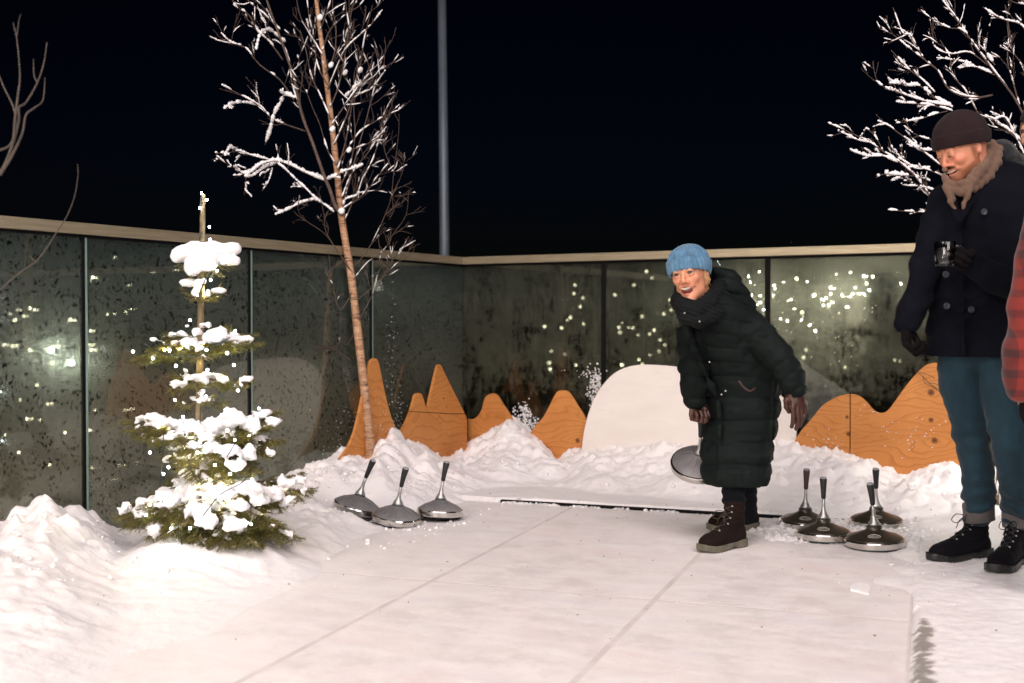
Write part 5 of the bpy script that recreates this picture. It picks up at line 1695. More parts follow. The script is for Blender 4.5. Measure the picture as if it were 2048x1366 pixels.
# ------------------------------------------------------------------ the woman
M_WCOAT = fabric('dark_quilted_coat', (0.0085, 0.0118, 0.0115), .55, .0, var=(3, .35))
M_WSCARF = fabric('dark_scarf', (0.009, 0.0105, 0.011), .9, .02, scale=300)
M_BLUEHAT = fabric('blue_wool', (0.085, 0.19, 0.30), .9, .3, scale=420, var=(30, .25))
M_LEATHER = pmat('brown_leather', (0.050, 0.017, 0.010), 0.45, var=(14, .4), bump=(50, .4, .004))
M_LEGGING = fabric('black_leggings', (0.008, 0.010, 0.013), .85, .03)
M_WBOOT = fabric('dark_brown_suede', (0.013, 0.008, 0.0065), .8, .02)
M_WSOLE = pmat('pale_boot_sole', (0.12, 0.11, 0.08), .7, var=(20, .3))
M_LACE = pmat('dark_lace', (0.035, 0.022, 0.015), .7)
M_HAIR = pmat('blond_hair', (0.50, 0.27, 0.12), .45, var=(60, .35))
M_BROWL = pmat('light_brown_brow', (0.16, 0.085, 0.045), .8)

def woman():
    t = thing('person', 'woman in blue knitted hat and long dark quilted coat stooping with an ice stock', 'person', (1.08, 5.35, 0))
    HM = head_frame(at(1379, 546, 5.08), 27, 6, -9, 1.0)
    # body: one continuous figure under the clothes
    B = Field((.60, 4.70, 0.02), (1.50, 5.80, 1.42), .0046)
    P = lambda px, py, Y: at(px, py, Y)
    B.loft([S_(610, 1390, 1470, 5.17, .07), S_(640, 1385, 1500, 5.19, .09), S_(700, 1410, 1515, 5.24, .10), S_(760, 1430, 1525, 5.30, .11), S_(830, 1435, 1525, 5.32, .10), S_(850, 1440, 1520, 5.32, .10)], 0)
    B.chain([P(1395, 640, 5.16), P(1384, 705, 5.18), P(1389, 760, 5.21), P(1391, 800, 5.24)], [.045, .036, .03, .024], .03)
    B.chain([P(1500, 640, 5.17), P(1545, 695, 5.12), P(1575, 735, 5.08), P(1592, 775, 5.06)], [.045, .036, .03, .024], .03)
    B.chain([P(1455, 850, 5.32), P(1465, 930, 5.24), P(1468, 985, 5.23), P(1470, 1040, 5.215), P(1470, 1075, 5.21)], [.045, .036, .034, .028, .024], .03)
    B.chain([P(1500, 850, 5.38), P(1495, 930, 5.48), P(1490, 985, 5.56), P(1493, 1030, 5.60), P(1494, 1044, 5.605)], [.045, .036, .034, .028, .024], .03)
    B.chain([P(1440, 640, 5.18), P(1400, 590, 5.12)], [.06, .05], .03)
    add_head(B, HM, laugh=True)
    V, Fc = B.mesh()
    o = mesh_obj('body', V, Fc, M_SKIN, t, world=True)
    paint(o, V, HM, (.64, .30, .18), laugh=True)
    face_bits(HM, t, True, M_BROWL)
    m = MB()
    rd = random.Random(3)
    for i in range(34):
        x0 = .064 + rd.gauss(0, .003); y0 = rd.uniform(-.018, .03)
        m.tube([HM @ Vector((x0, y0, .03)), HM @ Vector((x0 + .007, y0 - .004, -.01)), HM @ Vector((x0 + .010 + rd.gauss(0, .004), y0 - .008 + rd.gauss(0, .006), -.045)), HM @ Vector((x0 + .002 + rd.gauss(0, .006), y0 - .018 + rd.gauss(0, .008), -.066 + rd.gauss(0, .010)))], [.0025, .0026, .0020, .0006], 5)
    for i in range(0):
        y0 = rd.uniform(-.03, .01)
        m.tube([HM @ Vector((-.070, y0, .03)), HM @ Vector((-.076, y0, -.01)), HM @ Vector((-.072, y0 - .01, -.05))], [.003, .003, .001], 5)
    m.build('hair', M_HAIR, t, world=True)
    beanie(HM, M_BLUEHAT, t, 30, .022, -.034, .052, sz=(.0905, .108, .094), c=(0, .014, .036), ribamp=.0055)
    # coat
    C = Field((.60, 4.75, 0.20), (1.56, 5.75, 1.42), .0058)
    secs = [S_(968, 1404, 1535, 5.31, .185), S_(945, 1403, 1537, 5.31, .185), S_(905, 1404, 1542, 5.32, .18), S_(860, 1407, 1549, 5.35, .175), S_(810, 1410, 1557, 5.34, .17), S_(770, 1407, 1561, 5.32, .165),
            S_(730, 1394, 1557, 5.28, .16), S_(690, 1379, 1546, 5.24, .155), S_(650, 1366, 1528, 5.20, .145), S_(625, 1361, 1510, 5.18, .135), S_(606, 1364, 1488, 5.16, .12), S_(592, 1374, 1462, 5.15, .09), S_(584, 1386, 1446, 5.15, .06)]
    C.loft(secs, 0)
    armL = [P(1492, 648, 5.16), P(1524, 680, 5.10), P(1557, 716, 5.06), P(1580, 752, 5.05), P(1588, 772, 5.05)]
    C.chain(armL, [.080, .074, .066, .057, .053], .018)
    armR = [P(1392, 640, 5.14), P(1384, 690, 5.15), P(1386, 740, 5.18), P(1389, 792, 5.22)]
    C.chain(armR, [.072, .066, .062, .056], .016)
    # hood lying on the back, big collar
    C.ell(P(1452, 572, 5.24), (.075, .085, .075), .03)
    C.chain([P(1432, 545, 5.17), P(1455, 560, 5.20), P(1478, 592, 5.22), P(1496, 616, 5.22)], [.028, .042, .045, .04], .02)
    C.ell(P(1402, 566, 5.12), (.075, .08, .10), .006, cut=True)
    for q, r in (((1392, 800, 5.04), .040), ((1591, 776, 5.045), .040)):
        pass
    # front edge, rolled outward
    C.chain([P(1366, 636, 5.02), P(1377, 668, 5.05), P(1390, 700, 5.08), P(1405, 735, 5.11), P(1422, 770, 5.145), P(1436, 800, 5.165), P(1440, 850, 5.175), P(1440, 960, 5.17)], [.020, .022, .018, .013, .010, .008, .006, .005], .012)
    A = np.array([[*p] for p in armL]); 
    def seamfield(x, y, z):
        # along-sleeve coordinate near the swung back sleeve, height elsewhere
        a, b = A[0], A[-1]; ab = b - a; L = ab @ ab
        t_ = ((x-a[0])*ab[0] + (y-a[1])*ab[1] + (z-a[2])*ab[2])/L
        tc = np.clip(t_, 0, 1)
        d = np.sqrt((x-a[0]-tc*ab[0])**2 + (y-a[1]-tc*ab[1])**2 + (z-a[2]-tc*ab[2])**2)
        wA = np.clip((.115 - d)/.02, 0, 1)*(t_ > .12)
        s1 = t_*math.sqrt(L)/.062
        n = fbm3(x*7, y*7, z*7, 2)
        tilt = (x - 1.05)*.16*np.clip((z-.7)/.3, 0, 1)
        zz = z + tilt + .012*n
        sp_ = np.where(z > .75, .062, .100)
        s2 = (zz - .272)/sp_
        f = lambda s: np.abs(np.sin(np.pi*s))**.55
        w = f(s1)*wA + f(s2)*(1-wA)
        amp = np.where(z > .75, .0095, .0165)
        fold = .009*fbm3(x*9 + 3, y*9, z*26, 3) + .007*np.abs(fbm3(x*24, y*24, z*11, 2))
        vert = .004*np.exp(-((x - 1.185 - .01*n)/.006)**2)*(z < .75)
        return -amp*(w - .5) + fold + vert
    C.warp(seamfield)
    C.build('quilted_coat', M_WCOAT, t)
    S = Field((.62, 4.80, .98), (1.20, 5.45, 1.36), .0046)
    S.chain([P(1437, 572, 5.16), P(1418, 604, 5.03), P(1392, 618, 4.985), P(1368, 612, 4.995), P(1354, 598, 5.06)], [.034, .036, .038, .032, .024], .014)
    S.chain([P(1446, 596, 5.14), P(1428, 626, 5.03), P(1398, 640, 4.985), P(1370, 630, 5.0), P(1353, 606, 5.05)], [.034, .036, .036, .032, .022], .008)
    S.chain([P(1440, 560, 5.25), P(1400, 575, 5.25), P(1364, 582, 5.20), P(1354, 598, 5.06)], [.045, .045, .032, .024], .02)
    S.warp(lambda x, y, z: .006*fbm3(x*16, y*16, z*40, 3) + .0022*np.sin((z*1.0 + x*.35)*330))
    S.build('scarf', M_WSCARF, t)
    # gloves
    G = Field((.66, 5.00, .50), (1.02, 5.45, .86), .0028)
    w0 = P(1390, 802, 5.22)
    MR = frame_from(w0, (P(1390, 802, 5.22) - P(1394, 850, 5.22)), (-.55, .80, 0))
    add_hand(G, MR, [(68, 80, 45), (72, 82, 45), (76, 84, 45), (80, 84, 45)], thumb_of(1, 1.0), 1, .98)
    G.warp(lambda x, y, z: .0012*fbm3(x*60, y*60, z*60, 2))
    G.build('leather_glove', M_LEATHER, t)
    G = Field((1.08, 4.80, .48), (1.48, 5.30, .88), .0028)
    w1 = P(1590, 776, 5.05)
    ML = frame_from(w1, (w1 - P(1606, 850, 5.02)), (.35, -.94, .0))
    add_hand(G, ML, [(12, 16, 12), (12, 18, 12), (16, 20, 14), (20, 22, 16)], thumb_of(1, .65), 1, 1.04, .25)
    G.warp(lambda x, y, z: .0014*fbm3(x*60, y*60, z*60, 2) + .001*fbm3(x*120, y*40, z*30, 2))
    G.build('leather_glove', M_LEATHER, t)
    # fur-less cuffs
    m = MB()
    for a, b in ((P(1389, 790, 5.22), P(1390, 803, 5.225)), (P(1586, 768, 5.05), P(1591, 780, 5.05))):
        m = MB(); m.tube([a, b], [.050, .043], 20); m.build('cuff', M_WCOAT, t, world=True)
    # leggings
    Lg = Field((.86, 5.00, .04), (1.34, 5.78, .50), .0050)
    Lg.chain([P(1462, 900, 5.27), P(1466, 960, 5.24), P(1468, 1000, 5.23), P(1470, 1040, 5.22)], [.070, .056, .050, .043], .01)
    Lg.chain([P(1498, 900, 5.48), P(1491, 960, 5.55), P(1490, 1000, 5.57), P(1492, 1035, 5.58)], [.070, .056, .052, .046], .01)
    Lg.warp(lambda x, y, z: .003*np.sin(z*150 + 5*fbm3(x*9, y*9, z*9, 1)) + .003*fbm3(x*25, y*25, z*25, 2))
    Lg.build('leggings', M_LEGGING, t)
    boot(t, (.832, 5.055), (1.055, 5.235), .000, M_WBOOT, M_WSOLE, M_LACE, .205, w=1.03, eyelets=5)
    boot(t, (.950, 5.555), (1.205, 5.62), .004, M_WBOOT, M_WSOLE, M_LACE, .205, w=1.0, eyelets=5, bow=False)
    # snaps on the coat front
    for px, py, Y in ((1369, 626, 4.955), (1399, 643, 4.945), (1419, 724, 5.075), (1443, 789, 5.13), (1451, 782, 5.13)):
        m = MB(); p = P(px, py, Y); m.lathe([(.001, 0), (.0045, .0005), (.0045, .003), (.001, .004)], 10, frame_from(p, (0, -1, 0), (0, 0, 1)))
        m.build('snap_button', M_CHROMEE, t, world=True)
    # pocket edge
    m = MB(); m.tube(rsmooth([P(1478, 762, 5.10), P(1488, 775, 5.10), P(1500, 782, 5.10), P(1510, 776, 5.12)], 4), .005, 6)
    m.build('pocket_edge', pmat('brown_trim', (.05, .022, .018), .5), t, world=True)
    return t
woman()
# the stock in her hand
hp = at(1400, 918, 5.16)
_t = stock('grey ice stock held in the right hand of the woman in the blue hat', hp - Vector((0, 0, .045)), (R(30), R(-3), 0), .135, False)
_t.location = at(1398, 938, 5.42)

# ------------------------------------------------------------------ the man
M_PEACOAT = fabric('black_wool_coat', (0.0050, 0.0058, 0.0095), .92, .01, scale=380)
M_MSCARF = fabric('brown_wool_scarf', (0.155, 0.098, 0.070), .9, .12, scale=260)
M_GREYHOOD = fabric('grey_wool_hood', (0.022, 0.024, 0.026), .95, .3, scale=240, var=(60, .6))
M_BROWNHAT = fabric('dark_brown_wool', (0.020, 0.012, 0.0135), .95, .06, scale=300)
M_GLOVE = fabric('black_knit_glove', (0.006, 0.005, 0.0055), .95, .02)
def denim():
    t = NT('teal_denim'); v = t.coord()
    f = t.noise(t.coord(scale=(1, 1, .35)), 9, 4, .6)
    c = t.ramp(f, [(0.25, (0.0030, 0.013, 0.024)), (0.75, (0.015, 0.048, 0.070))])
    tw = t.noise(t.coord(scale=(500, 500, 160)), 1, 1)
    b = t.bsdf(Base_Color=c, Roughness=.8, Specular_IOR_Level=.25, Sheen_Weight=.1, Normal=t.bump(t.math('ADD', tw, t.noise(v, 22, 4)), .3, .003))
    return t.done(b)
M_DENIM = denim()
M_CUFF = fabric('grey_turned_denim', (0.115, 0.105, 0.105), .9, .1, scale=300)
M_MBOOT = fabric('black_nubuck', (0.006, 0.006, 0.0085), .75, .02)
M_MSOLE = pmat('black_lug_sole', (0.011, 0.011, 0.012), .45, bump=(40, .5, .003))
M_BLACKLACE = pmat('black_lace', (0.012, 0.013, 0.016), .7)
M_GINGER = pmat('ginger_brow', (0.24, 0.10, 0.045), .8)
M_BUTTON = pmat('dark_button', (0.035, 0.042, 0.052), .3)

def man():
    t = thing('person', 'bearded man in a dark beanie, black pea coat and blue jeans holding a glass mug', 'person', (1.95, 4.78, 0))
    P = lambda px, py, Y: at(px, py, Y)
    HM = head_frame(P(1924, 298, 4.70), 70, 23, -2, 1.06)
    B = Field((1.45, 4.35, 0.0), (2.42, 5.25, 1.96), .0050)
    B.loft([S_(700, 1885, 2025, 4.78, .11), S_(640, 1885, 2025, 4.77, .11), S_(560, 1890, 2040, 4.75, .12), S_(460, 1890, 2050, 4.74, .12), S_(400, 1905, 2050, 4.74, .10), S_(365, 1930, 2030, 4.74, .07)], 0)
    B.chain([P(1910, 420, 4.74), P(1858, 530, 4.74), P(1836, 600, 4.70), P(1812, 645, 4.66)], [.05, .04, .034, .028], .03)
    B.chain([P(2045, 420, 4.72), P(2068, 500, 4.70), P(2055, 575, 4.62), P(1990, 550, 4.54), P(1935, 522, 4.49)], [.05, .042, .038, .032, .026], .03)
    B.chain([P(1920, 700, 4.80), P(1943, 870, 4.80), P(1957, 960, 4.88), P(1955, 1085, 4.945)], [.080, .045, .038, .024], .03)
    B.chain([P(1995, 700, 4.76), P(2022, 880, 4.70), P(2030, 960, 4.76), P(2037, 1095, 4.82)], [.080, .045, .038, .024], .03)
    B.chain([P(1985, 380, 4.76), P(1950, 340, 4.73)], [.065, .055], .03)
    add_head(B, HM, man=True)
    V, Fc = B.mesh()
    o = mesh_obj('body', V, Fc, M_SKIN, t, world=True)
    paint(o, V, HM, (.62, .27, .165), man=True)
    face_bits(HM, t, False, M_GINGER, cl=.0052)
    beanie(HM, M_BROWNHAT, t, 60, .033, -.014, .050, sz=(.0925, .112, .102), c=(0, .014, .046), ribamp=.0007)
    # coat
    C = Field((1.42, 4.30, .80), (2.50, 5.10, 1.82), .0062)
    C.loft([S_(714, 1855, 2052, 4.78, .165), S_(660, 1858, 2050, 4.78, .16), S_(600, 1864, 2052, 4.77, .155), S_(540, 1868, 2060, 4.76, .155), S_(480, 1868, 2072, 4.75, .155), S_(430, 1870, 2080, 4.74, .150),
            S_(395, 1876, 2082, 4.74, .135), S_(368, 1893, 2072, 4.74, .110), S_(348, 1915, 2055, 4.74, .085), S_(338, 1932, 2040, 4.75, .07)], 0)
    C.chain([P(1896, 408, 4.73), P(1866, 480, 4.73), P(1849, 540, 4.72), P(1833, 600, 4.69), P(1813, 642, 4.66)], [.080, .068, .060, .056, .049], .014)
    C.chain([P(2050, 410, 4.72), P(2078, 500, 4.68), P(2062, 582, 4.60), P(2000, 560, 4.52), P(1945, 528, 4.48)], [.085, .072, .068, .056, .050], .02)
    # turned up collar and lapels
    C.chain([P(1985, 330, 4.80), P(1960, 372, 4.66), P(1935, 410, 4.615), P(1920, 440, 4.60)], [.030, .028, .022, .012], .012)
    C.chain([P(1895, 372, 4.64), P(1905, 405, 4.60), P(1918, 440, 4.595)], [.022, .020, .010], .012)
    C.chain([P(2030, 350, 4.80), P(2000, 335, 4.84), P(1960, 335, 4.83)], [.05, .04, .035], .02)
    C.ell(P(1929, 310, 4.70), (.085, .09, .11), .006, cut=True)
    C.chain([P(1920, 440, 4.60), P(1925, 560, 4.605), P(1928, 712, 4.61)], [.006, .005, .005], .01)
    def fold(x, y, z):
        return .007*fbm3(x*8, y*8, z*15, 3) + .005*np.sin(z*52 + 9*fbm3(x*5, y*5, z*5, 2))*np.clip((2.0 - 1.0*x - .0)/.35, 0, 1)
    C.warp(fold)
    C.plane_cut(P(1950, 713, 4.7), (0, 0, -1))
    C.build('pea_coat', M_PEACOAT, t)
    for px, py, Y in ((1968, 424, 4.585), (1891, 549, 4.605), (1944, 549, 4.60), (1893, 612, 4.61), (1942, 619, 4.605)):
        m = MB(); p = P(px, py, Y); Z = frame_from(p, (0, -1, .05), (0, 0, 1))
        m.lathe([(.001, 0), (.0125, .001), (.0135, .004), (.011, .006), (.009, .0045), (.002, .0045)], 18, Z)
        m.build('coat_button', M_BUTTON, t, world=True)
    H = Field((1.72, 4.5, 1.55), (2.30, 5.10, 1.92), .0055)
    H.chain([P(1978, 300, 4.82), P(2004, 305, 4.84), P(2030, 330, 4.84), P(2040, 350, 4.80)], [.035, .050, .045, .03], .02)
    H.ell(P(1995, 322, 4.88), (.07, .06, .06), .03)
    H.ell(P(1929, 305, 4.70), (.095, .115, .14), .004, cut=True)
    H.warp(lambda x, y, z: .005*fbm3(x*30, y*30, z*30, 3))
    H.build('grey_hood', M_GREYHOOD, t)

    S = Field((1.66, 4.40, 1.38), (2.10, 4.98, 1.78), .0045)
    S.chain([P(1982, 290, 4.78), P(1975, 312, 4.71), P(1962, 338, 4.655), P(1944, 362, 4.615), P(1926, 380, 4.60)], [.022, .030, .030, .025, .014], .008)
    S.chain([P(1996, 300, 4.76), P(1990, 325, 4.70), P(1974, 352, 4.66), P(1950, 376, 4.61)], [.020, .026, .026, .016], .010)
    S.chain([P(1890, 350, 4.66), P(1895, 360, 4.62), P(1907, 368, 4.60), P(1924, 368, 4.605), P(1944, 356, 4.63)], [.006, .009, .012, .013, .012], .005)
    S.chain([P(1890, 352, 4.63), P(1904, 378, 4.60), P(1922, 386, 4.59), P(1940, 376, 4.60)], [.009, .013, .015, .012], .005)
    S.chain([P(1889, 350, 4.64), P(1893, 372, 4.615), P(1903, 400, 4.59), P(1916, 428, 4.595)], [.010, .015, .014, .006], .006)
    S.chain([P(1942, 370, 4.60), P(1935, 390, 4.59), P(1925, 418, 4.595)], [.014, .013, .006], .006)
    S.chain([P(1984, 286, 4.80), P(1992, 302, 4.83), P(1988, 328, 4.78), P(1974, 352, 4.70)], [.018, .026, .028, .024], .010)
    S.chain([P(1985, 310, 4.84), P(1940, 335, 4.82), P(1898, 338, 4.74), P(1888, 340, 4.67)], [.03, .032, .018, .010], .02)
    S.warp(lambda x, y, z: .0024*np.sin((z*.75 + x*.8)*150 + 3*fbm3(x*10, y*10, z*10, 2)) + .0025*fbm3(x*16, y*16, z*20, 2))
    S.build('scarf', M_MSCARF, t)
    # gloves
    G = Field((1.46, 4.42, .86), (1.78, 4.90, 1.16), .0030)
    w0 = P(1812, 646, 4.66)
    MR = frame_from(w0, (w0 - P(1813, 700, 4.64)), (-.85, .5, 0))
    add_hand(G, MR, [(38, 62, 45), (44, 66, 45), (50, 68, 45), (54, 70, 45)], thumb_of(1, .75), 1, 1.10)
    G.build('knit_glove', M_GLOVE, t)
    G = Field((1.60, 4.30, 1.12), (2.02, 4.70, 1.44), .0030)
    w1 = P(1944, 526, 4.48)
    ML = frame_from(w1, (w1 - P(1900, 506, 4.44)), (.25, .95, .2))
    add_hand(G, ML, [(50, 70, 40), (55, 72, 40), (58, 74, 40), (62, 74, 40)], thumb_of(-1, .9), -1, 1.04)
    G.build('knit_glove', M_GLOVE, t)
    # jeans
    J = Field((1.62, 4.50, .10), (2.42, 5.15, 1.06), .0055)
    J.chain([P(1917, 700, 4.80), P(1924, 770, 4.80), P(1941, 870, 4.80), P(1956, 945, 4.84), P(1958, 990, 4.88), P(1957, 1024, 4.91)], [.096, .092, .070, .067, .069, .058], .01)
    J.chain([P(1996, 700, 4.76), P(2006, 770, 4.72), P(2022, 880, 4.68), P(2034, 950, 4.72), P(2038, 1000, 4.76), P(2036, 1034, 4.80)], [.100, .095, .080, .078, .074, .062], .008)
    J.ell(P(1958, 705, 4.79), (.15, .12, .08), .03)
    def jw(x, y, z):
        low = np.clip((.42 - z)/.2, 0, 1)
        return .007*np.sin(z*105 + 7*fbm3(x*7, y*7, z*5, 2))*low + .010*np.abs(fbm3(x*11 + z*6, y*11, z*15, 3)) + .006*np.sin(z*60 + 6*fbm3(x*6, y*6, z*4, 2))*np.exp(-((z-.55)/.06)**2)
    J.warp(jw)
    J.build('jeans', M_DENIM, t)
    for a, b in ((P(1957, 1014, 4.90), P(1958, 1040, 4.92)), (P(2036, 1026, 4.79), P(2038, 1050, 4.81))):
        K = Field(b - Vector((.13, .13, .06)), a + Vector((.13, .13, .06)), .005)
        K.cone(a, b, .064, .066, 0); K.plane_cut(a + Vector((0, 0, .014)), (0, 0, 1)); K.plane_cut(b - Vector((0, 0, .004)), (.15, 0, -1))
        K.cone(a + Vector((0, 0, -.1)), b - Vector((0, 0, .08)), .054, .056, 0, cut=True)
        K.warp(lambda x, y, z: .004*fbm3(x*25, y*25, z*25, 2))
        K.build('turned_up_cuff', M_CUFF, t)
    boot(t, (1.758, 4.815), (2.068, 4.975), .008, M_MBOOT, M_MSOLE, M_BLACKLACE, .215, w=1.05, eyelets=7)
    boot(t, (1.930, 4.590), (2.160, 4.858), .010, M_MBOOT, M_MSOLE, M_BLACKLACE, .215, w=1.05, eyelets=7)
    return t
man()

def mug():
    c = at(1890, 533, 4.43)
    t = thing('glass_mug', 'clear glass mug of dark hot drink in the hand of the bearded man', 'mug', c)
    g = NT('clear_glass')
    gl = g.n('BsdfGlass', Color=(.95, .97, .97), Roughness=0.02, IOR=1.45)
    M_G = g.done(gl)
    m = MB()
    prof = [(.002, .0), (.034, .0), (.0365, .003), (.0385, .020), (.0395, .093), (.0385, .0945), (.0372, .093), (.0360, .022), (.033, .012), (.002, .011)]
    m.lathe(prof, 36); m.build('glass', M_G, t)
    m = MB(); m.lathe([(.002, .0125), (.0325, .0128), (.0352, .022), (.0362, .058), (.002, .0585)], 32)
    m.build('drink', pmat('dark_drink', (.012, .006, .005), .08), t)
    m = MB(); m.tube(rsmooth([(.038, 0, .078), (.055, 0, .080), (.066, 0, .066), (.066, 0, .042), (.055, 0, .026), (.0385, 0, .026)], 4), .0048, 10)
    m.build('handle', M_G, t)
mug()

# ------------------------------------------------------------------ the person at the right edge
def plaid_mat():
    t = NT('red_plaid_wool'); v = t.coord(); sp = t.n('SeparateXYZ', Vector=v)
    x, z = sp.outputs[0], sp.outputs[2]
    def band(c, per, w):
        f = t.math('FRACT', t.math('MULTIPLY', c, 1/per)); return t.math('LESS_THAN', f, w)
    bx = t.math('ADD', x, t.math('MULTIPLY', t.noise(v, 5, 2), .03)); bz = t.math('ADD', z, t.math('MULTIPLY', t.noise(v, 6, 2), .03))
    k = t.math('ADD', t.math('MULTIPLY', band(bx, .07, .42), .5), t.math('MULTIPLY', band(bz, .07, .42), .5))
    c = t.ramp(k, [(0.0, (0.19, 0.014, 0.009)), (0.5, (0.11, 0.009, 0.007)), (1.0, (0.045, 0.007, 0.007))])
    f = t.noise(v, 300, 2)
    return t.done(t.bsdf(Base_Color=c, Roughness=.9, Sheen_Weight=.2, Normal=t.bump(f, .4, .003)))
M_PLAID = plaid_mat()
def plaid_person():
    P = lambda px, py, Y: at(px, py, Y)
    Y = 4.15
    t = thing('person', 'person in a red plaid wool jacket cut off by the right edge of the photo', 'person', (2.12, Y, 0))
    HM = head_frame(P(2094, 262, Y), 60, 5, 0, 1.0)
    B = Field((1.80, 3.85, 0.0), (2.55, 4.55, 1.96), .008)
    B.loft([S_(780, 2075, 2255, Y, .10), S_(600, 2080, 2250, Y, .11), S_(420, 2080, 2260, Y, .11), S_(380, 2110, 2220, Y, .08)], 0)
    B.chain([P(2110, 420, Y), P(2062, 600, Y-.03), P(2044, 730, Y-.06), P(2042, 800, Y-.07)], [.05, .04, .032, .025], .03)
    B.chain([P(2120, 780, Y), P(2125, 1050, Y), P(2125, 1270, Y)], [.08, .055, .04], .03)
    B.chain([P(2210, 780, Y), P(2220, 1050, Y), P(2220, 1270, Y)], [.08, .055, .04], .03)
    B.chain([P(2140, 400, Y), P(2115, 330, Y)], [.06, .055], .03)
    add_head(B, HM)
    V, Fc = B.mesh(); o = mesh_obj('body', V, Fc, M_SKIN, t, world=True)
    paint(o, V, HM, (.66, .34, .22))
    face_bits(HM, t, False, M_BROWL)
    beanie(HM, M_BROWNHAT, t, 40, .050, .030, sz=(.082, .100, .088))
    C = Field((1.72, 3.80, .70), (2.62, 4.55, 1.62), .007)
    C.loft([S_(792, 2046, 2290, Y, .17), S_(700, 2050, 2285, Y, .165), S_(600, 2060, 2280, Y, .16), S_(480, 2064, 2284, Y, .155), S_(430, 2072, 2280, Y, .14), S_(395, 2095, 2250, Y, .11), S_(370, 2115, 2220, Y, .08)], 0)
    C.chain([P(2100, 430, Y-.02), P(2078, 520, Y-.04), P(2062, 620, Y-.06), P(2048, 700, Y-.08), P(2046, 755, Y-.09), P(2046, 775, Y-.09)], [.085, .078, .072, .068, .062, .058], .02)
    C.warp(lambda x, y, z: .009*fbm3(x*9, y*9, z*14, 3))
    C.build('plaid_jacket', M_PLAID, t)
    G = Field((1.80, 3.85, .60), (2.10, 4.25, .92), .004)
    w0 = P(2046, 785, Y-.09)
    add_hand(G, frame_from(w0, (0, 0, 1), (-.8, .5, 0)), [(30, 40, 30)]*4, thumb_of(1, .6), 1, 1.0)
    G.build('knit_glove', M_GLOVE, t)
    J = Field((1.86, 3.9, .0), (2.6, 4.5, .95), .008)
    J.chain([P(2125, 760, Y), P(2130, 1050, Y), P(2130, 1250, Y)], [.098, .075, .065], .01)
    J.chain([P(2212, 760, Y), P(2220, 1050, Y), P(2222, 1250, Y)], [.098, .075, .065], .01)
    J.build('jeans', M_DENIM, t)
    for px in (2130, 2222):
        x = (px - CX)/FPX*Y
        boot(t, (x - .05, Y - .20), (x + .04, Y + .08), .008, M_MBOOT, M_MSOLE, M_BLACKLACE, .16)
plaid_person()
# ================================================================== small things on the snow
def lump(name, label, cat, px, py, Y, size, seed, z=None, mat=None, group=None):
    p = at(px, py, Y) if z is None else Vector(((px-CX)/FPX*Y, Y, z))
    F = Field(p - Vector(size)*1.6, p + Vector(size)*1.6, min(size)*.16)
    F.ell(p, size)
    F.warp(lambda x, y, z_: min(size)*.35*fbm3(x*14+seed, y*14, z_*14, 3))
    V, Fc = F.mesh()
    o = mesh_obj(name, V - np.array(p), Fc, mat or M_SNOWC)
    o.location = p
    tag(o, label, cat, group)
    return o
# flat crust of snow on the rink
def crust():
    Y = 4.47
    pts = [(1699,1172),(1712,1164),(1722,1163),(1738,1168),(1741,1176),(1738,1187),(1728,1184),(1712,1180),(1701,1178)]
    c = Vector(((1720-CX)/FPX*Y, Y, 0))
    top = []
    for px, py in pts:
        d = at(px, py, 1.0) - Vector((0,0,CAMH)); k = (0.007 - CAMH)/d.z; top.append(Vector((0,0,CAMH)) + d*k - c)
    n = len(top); v = [tuple(q) for q in top] + [(q.x*1.02, q.y*1.02, 0.0) for q in top] + [tuple(sum(top, Vector())/n + Vector((0, 0, .0015)))]
    f = [(i, (i+1) % n, 2*n) for i in range(n)] + [(i, n+i, n+(i+1) % n, (i+1) % n) for i in range(n)]
    o = mesh_obj('snow_crust', v, f, M_SNOWC, smooth=False); o.location = c
    tag(o, 'small flat flake of snow lying alone on the rink in front of the stocks', 'snow')
crust()
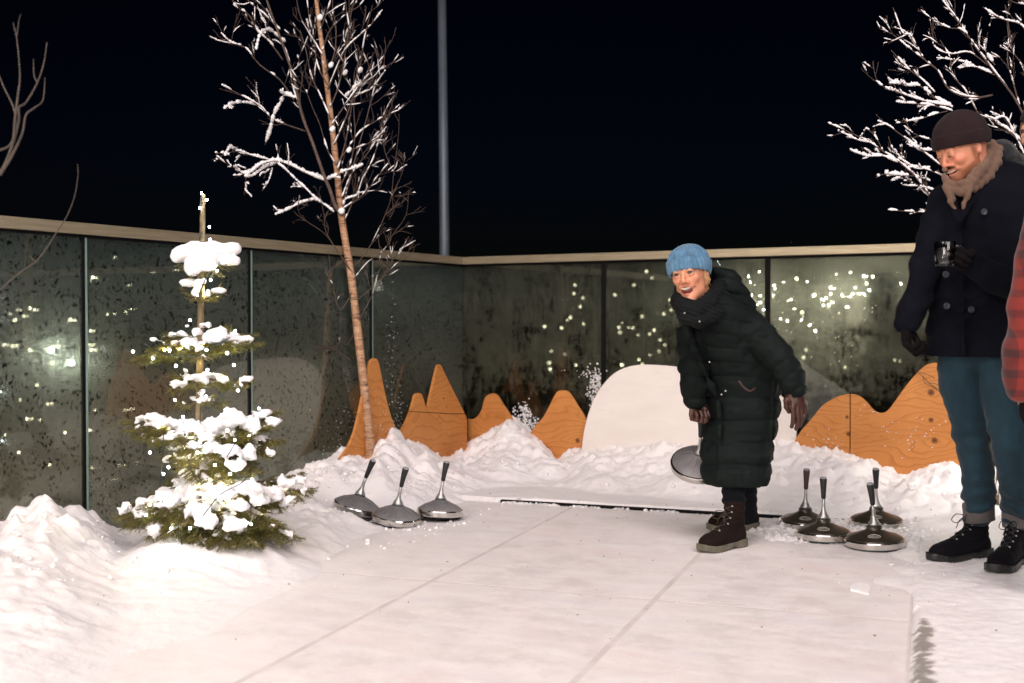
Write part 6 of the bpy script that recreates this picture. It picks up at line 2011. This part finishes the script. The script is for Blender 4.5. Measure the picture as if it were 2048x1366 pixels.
# crumbled snow, spread along the banks and the rink's edges
def crumbs():
    rd = random.Random(4); m = MB()
    ico = [(0,0,1),(.89,0,.45),(.28,.85,.45),(-.72,.53,.45),(-.72,-.53,.45),(.28,-.85,.45),(.72,.53,-.45),(-.28,.85,-.45),(-.89,0,-.45),(-.28,-.85,-.45),(.72,-.53,-.45),(0,0,-1)]
    fc = [(0,1,2),(0,2,3),(0,3,4),(0,4,5),(0,5,1),(1,6,2),(2,7,3),(3,8,4),(4,9,5),(5,10,1),(6,7,2),(7,8,3),(8,9,4),(9,10,5),(10,6,1),(6,11,7),(7,11,8),(8,11,9),(9,11,10),(10,11,6)]
    def one(x, y, r):
        z = max(gz(x, y), 0 if uv(x, y)[0] < V_EDGE and uv(x, y)[1] < U_BACK else -1) + r*.25
        s = (r*rd.uniform(.7, 1.3), r*rd.uniform(.7, 1.3), r*rd.uniform(.5, 1.0)); a = rd.random()*6
        ca, sa = math.cos(a), math.sin(a)
        m.add([(x + (p[0]*ca - p[1]*sa)*s[0]*rd.uniform(.8, 1.2), y + (p[0]*sa + p[1]*ca)*s[1], z + p[2]*s[2]) for p in ico], fc)
    def scatter(v0, v1, u0, u1, n, r0, r1):
        for _ in range(n):
            v = rd.uniform(v0, v1); u = rd.gauss((u0+u1)/2, (u1-u0)/4)
            x, y = vu(v, u); one(x, y, r0 + (r1-r0)*rd.random()**3)
    scatter(-1.0, .02, 5.55, 6.05, 330, .0025, .014)
    scatter(-2.4, .2, 6.0, 6.12, 260, .0015, .007)
    scatter(-.16, .06, 4.9, 5.8, 110, .002, .009)
    scatter(-3.2, -2.2, 4.6, 6.0, 260, .003, .014)
    scatter(-.15, .10, 2.4, 4.3, 60, .001, .003)
    scatter(-3.2, .0, 3.0, 6.0, 160, .001, .003)
    for _ in range(34):      # little heaps lying over the dark strip behind the rink
        v0 = rd.choice([-2.2, -2.1, -1.98, -1.9, -1.72, -1.5, -1.3, -.6, -.2]) + V_EDGE + rd.gauss(0, .05)
        for _k in range(12):
            x, y = vu(v0 + rd.gauss(0, .022), U_BACK - .002 + rd.gauss(0, .010)); one(x, y, rd.uniform(.005, .012))
    for _ in range(2600):     # on the banks
        px = rd.uniform(-100, 2100); Y = rd.uniform(4.0, 8.2); x = (px-CX)/FPX*Y
        z = gz(x, Y)
        if z > .06: one(x, Y, .003 + .014*rd.random()**4)
    tag(m.build('snow_crumbs', M_SNOWC), 'loose crumbs of snow scattered on the banks and along the rink edges', kind='stuff')
crumbs()

# slim sapling with a light between the legs of the man
def sapling():
    Y = 5.75
    b = at(1994, 1010, Y)
    t = thing('sapling', 'thin snowy sapling stem seen between the legs of the bearded man', 'sapling', (b.x, b.y, 0.05))
    m = MB(); pts = sample_px([(1996,1040),(1994,985),(1996,940),(1993,905),(1991,860),(1990,820)], Y)
    m.tube(pts, [.010 - .005*i/len(pts) for i in range(len(pts))], 8); m.build('stem', M_FBARK, t, world=True)
    m = MB(); m.tube([at(1996, 960, Y-.012), at(1995, 975, Y-.014), at(1993, 990, Y-.014)], [.004, .011, .005], 7); m.build('branch_snow', M_TSNOW, t, world=True)
    light_string('single white fairy light on the thin sapling between the legs of the man', [[at(2000, 900, Y-.03), at(1998, 935, Y-.03), at(1999, 960, Y-.03)]], [at(1995, 933, Y-.035)], M_BULB, r=.006)
sapling()
# dry twig lying against the top of the double mountain board
def dry_twig():
    t_pts = [[(1828,742),(1845,752),(1858,766),(1875,778)], [(1836,744),(1852,748),(1870,756)], [(1845,752),(1850,765),(1862,772),(1880,782)], [(1858,766),(1872,768),(1885,775)]]
    base = ray_wall(1850, 755, NR, .18)
    t = thing('dry_twig', 'thin dark twig hanging over the high peak of the wide plywood board', 'twig', base)
    T = Tree(random.Random(1))
    for p in t_pts: T.tw.tube(rsmooth([ray_wall(x, y, NR, .17 + .01*(i % 2)) for i, (x, y) in enumerate(p)], 4), .0016, 5)
    T.tw.build('stems', M_TWIGD, t, world=True)
dry_twig()
# litter: tiny needles and bark flecks on the snow
def litter():
    rd = random.Random(8); m = MB()
    for _ in range(150):
        px = rd.uniform(0, 2000); Y = rd.uniform(3.6, 7.4); x = (px-CX)/FPX*Y
        z = max(gz(x, Y), 0.0) + .0015; a = rd.random()*6.28; l = rd.uniform(.003, .010)
        m.tube([(x, Y, z), (x + l*math.cos(a), Y + l*math.sin(a), z + .001)], rd.uniform(.0006, .0016), 4)
    tag(m.build('needle_litter', M_TWIGD), 'tiny dark needles and bark flecks scattered on the snow', kind='stuff')
litter()
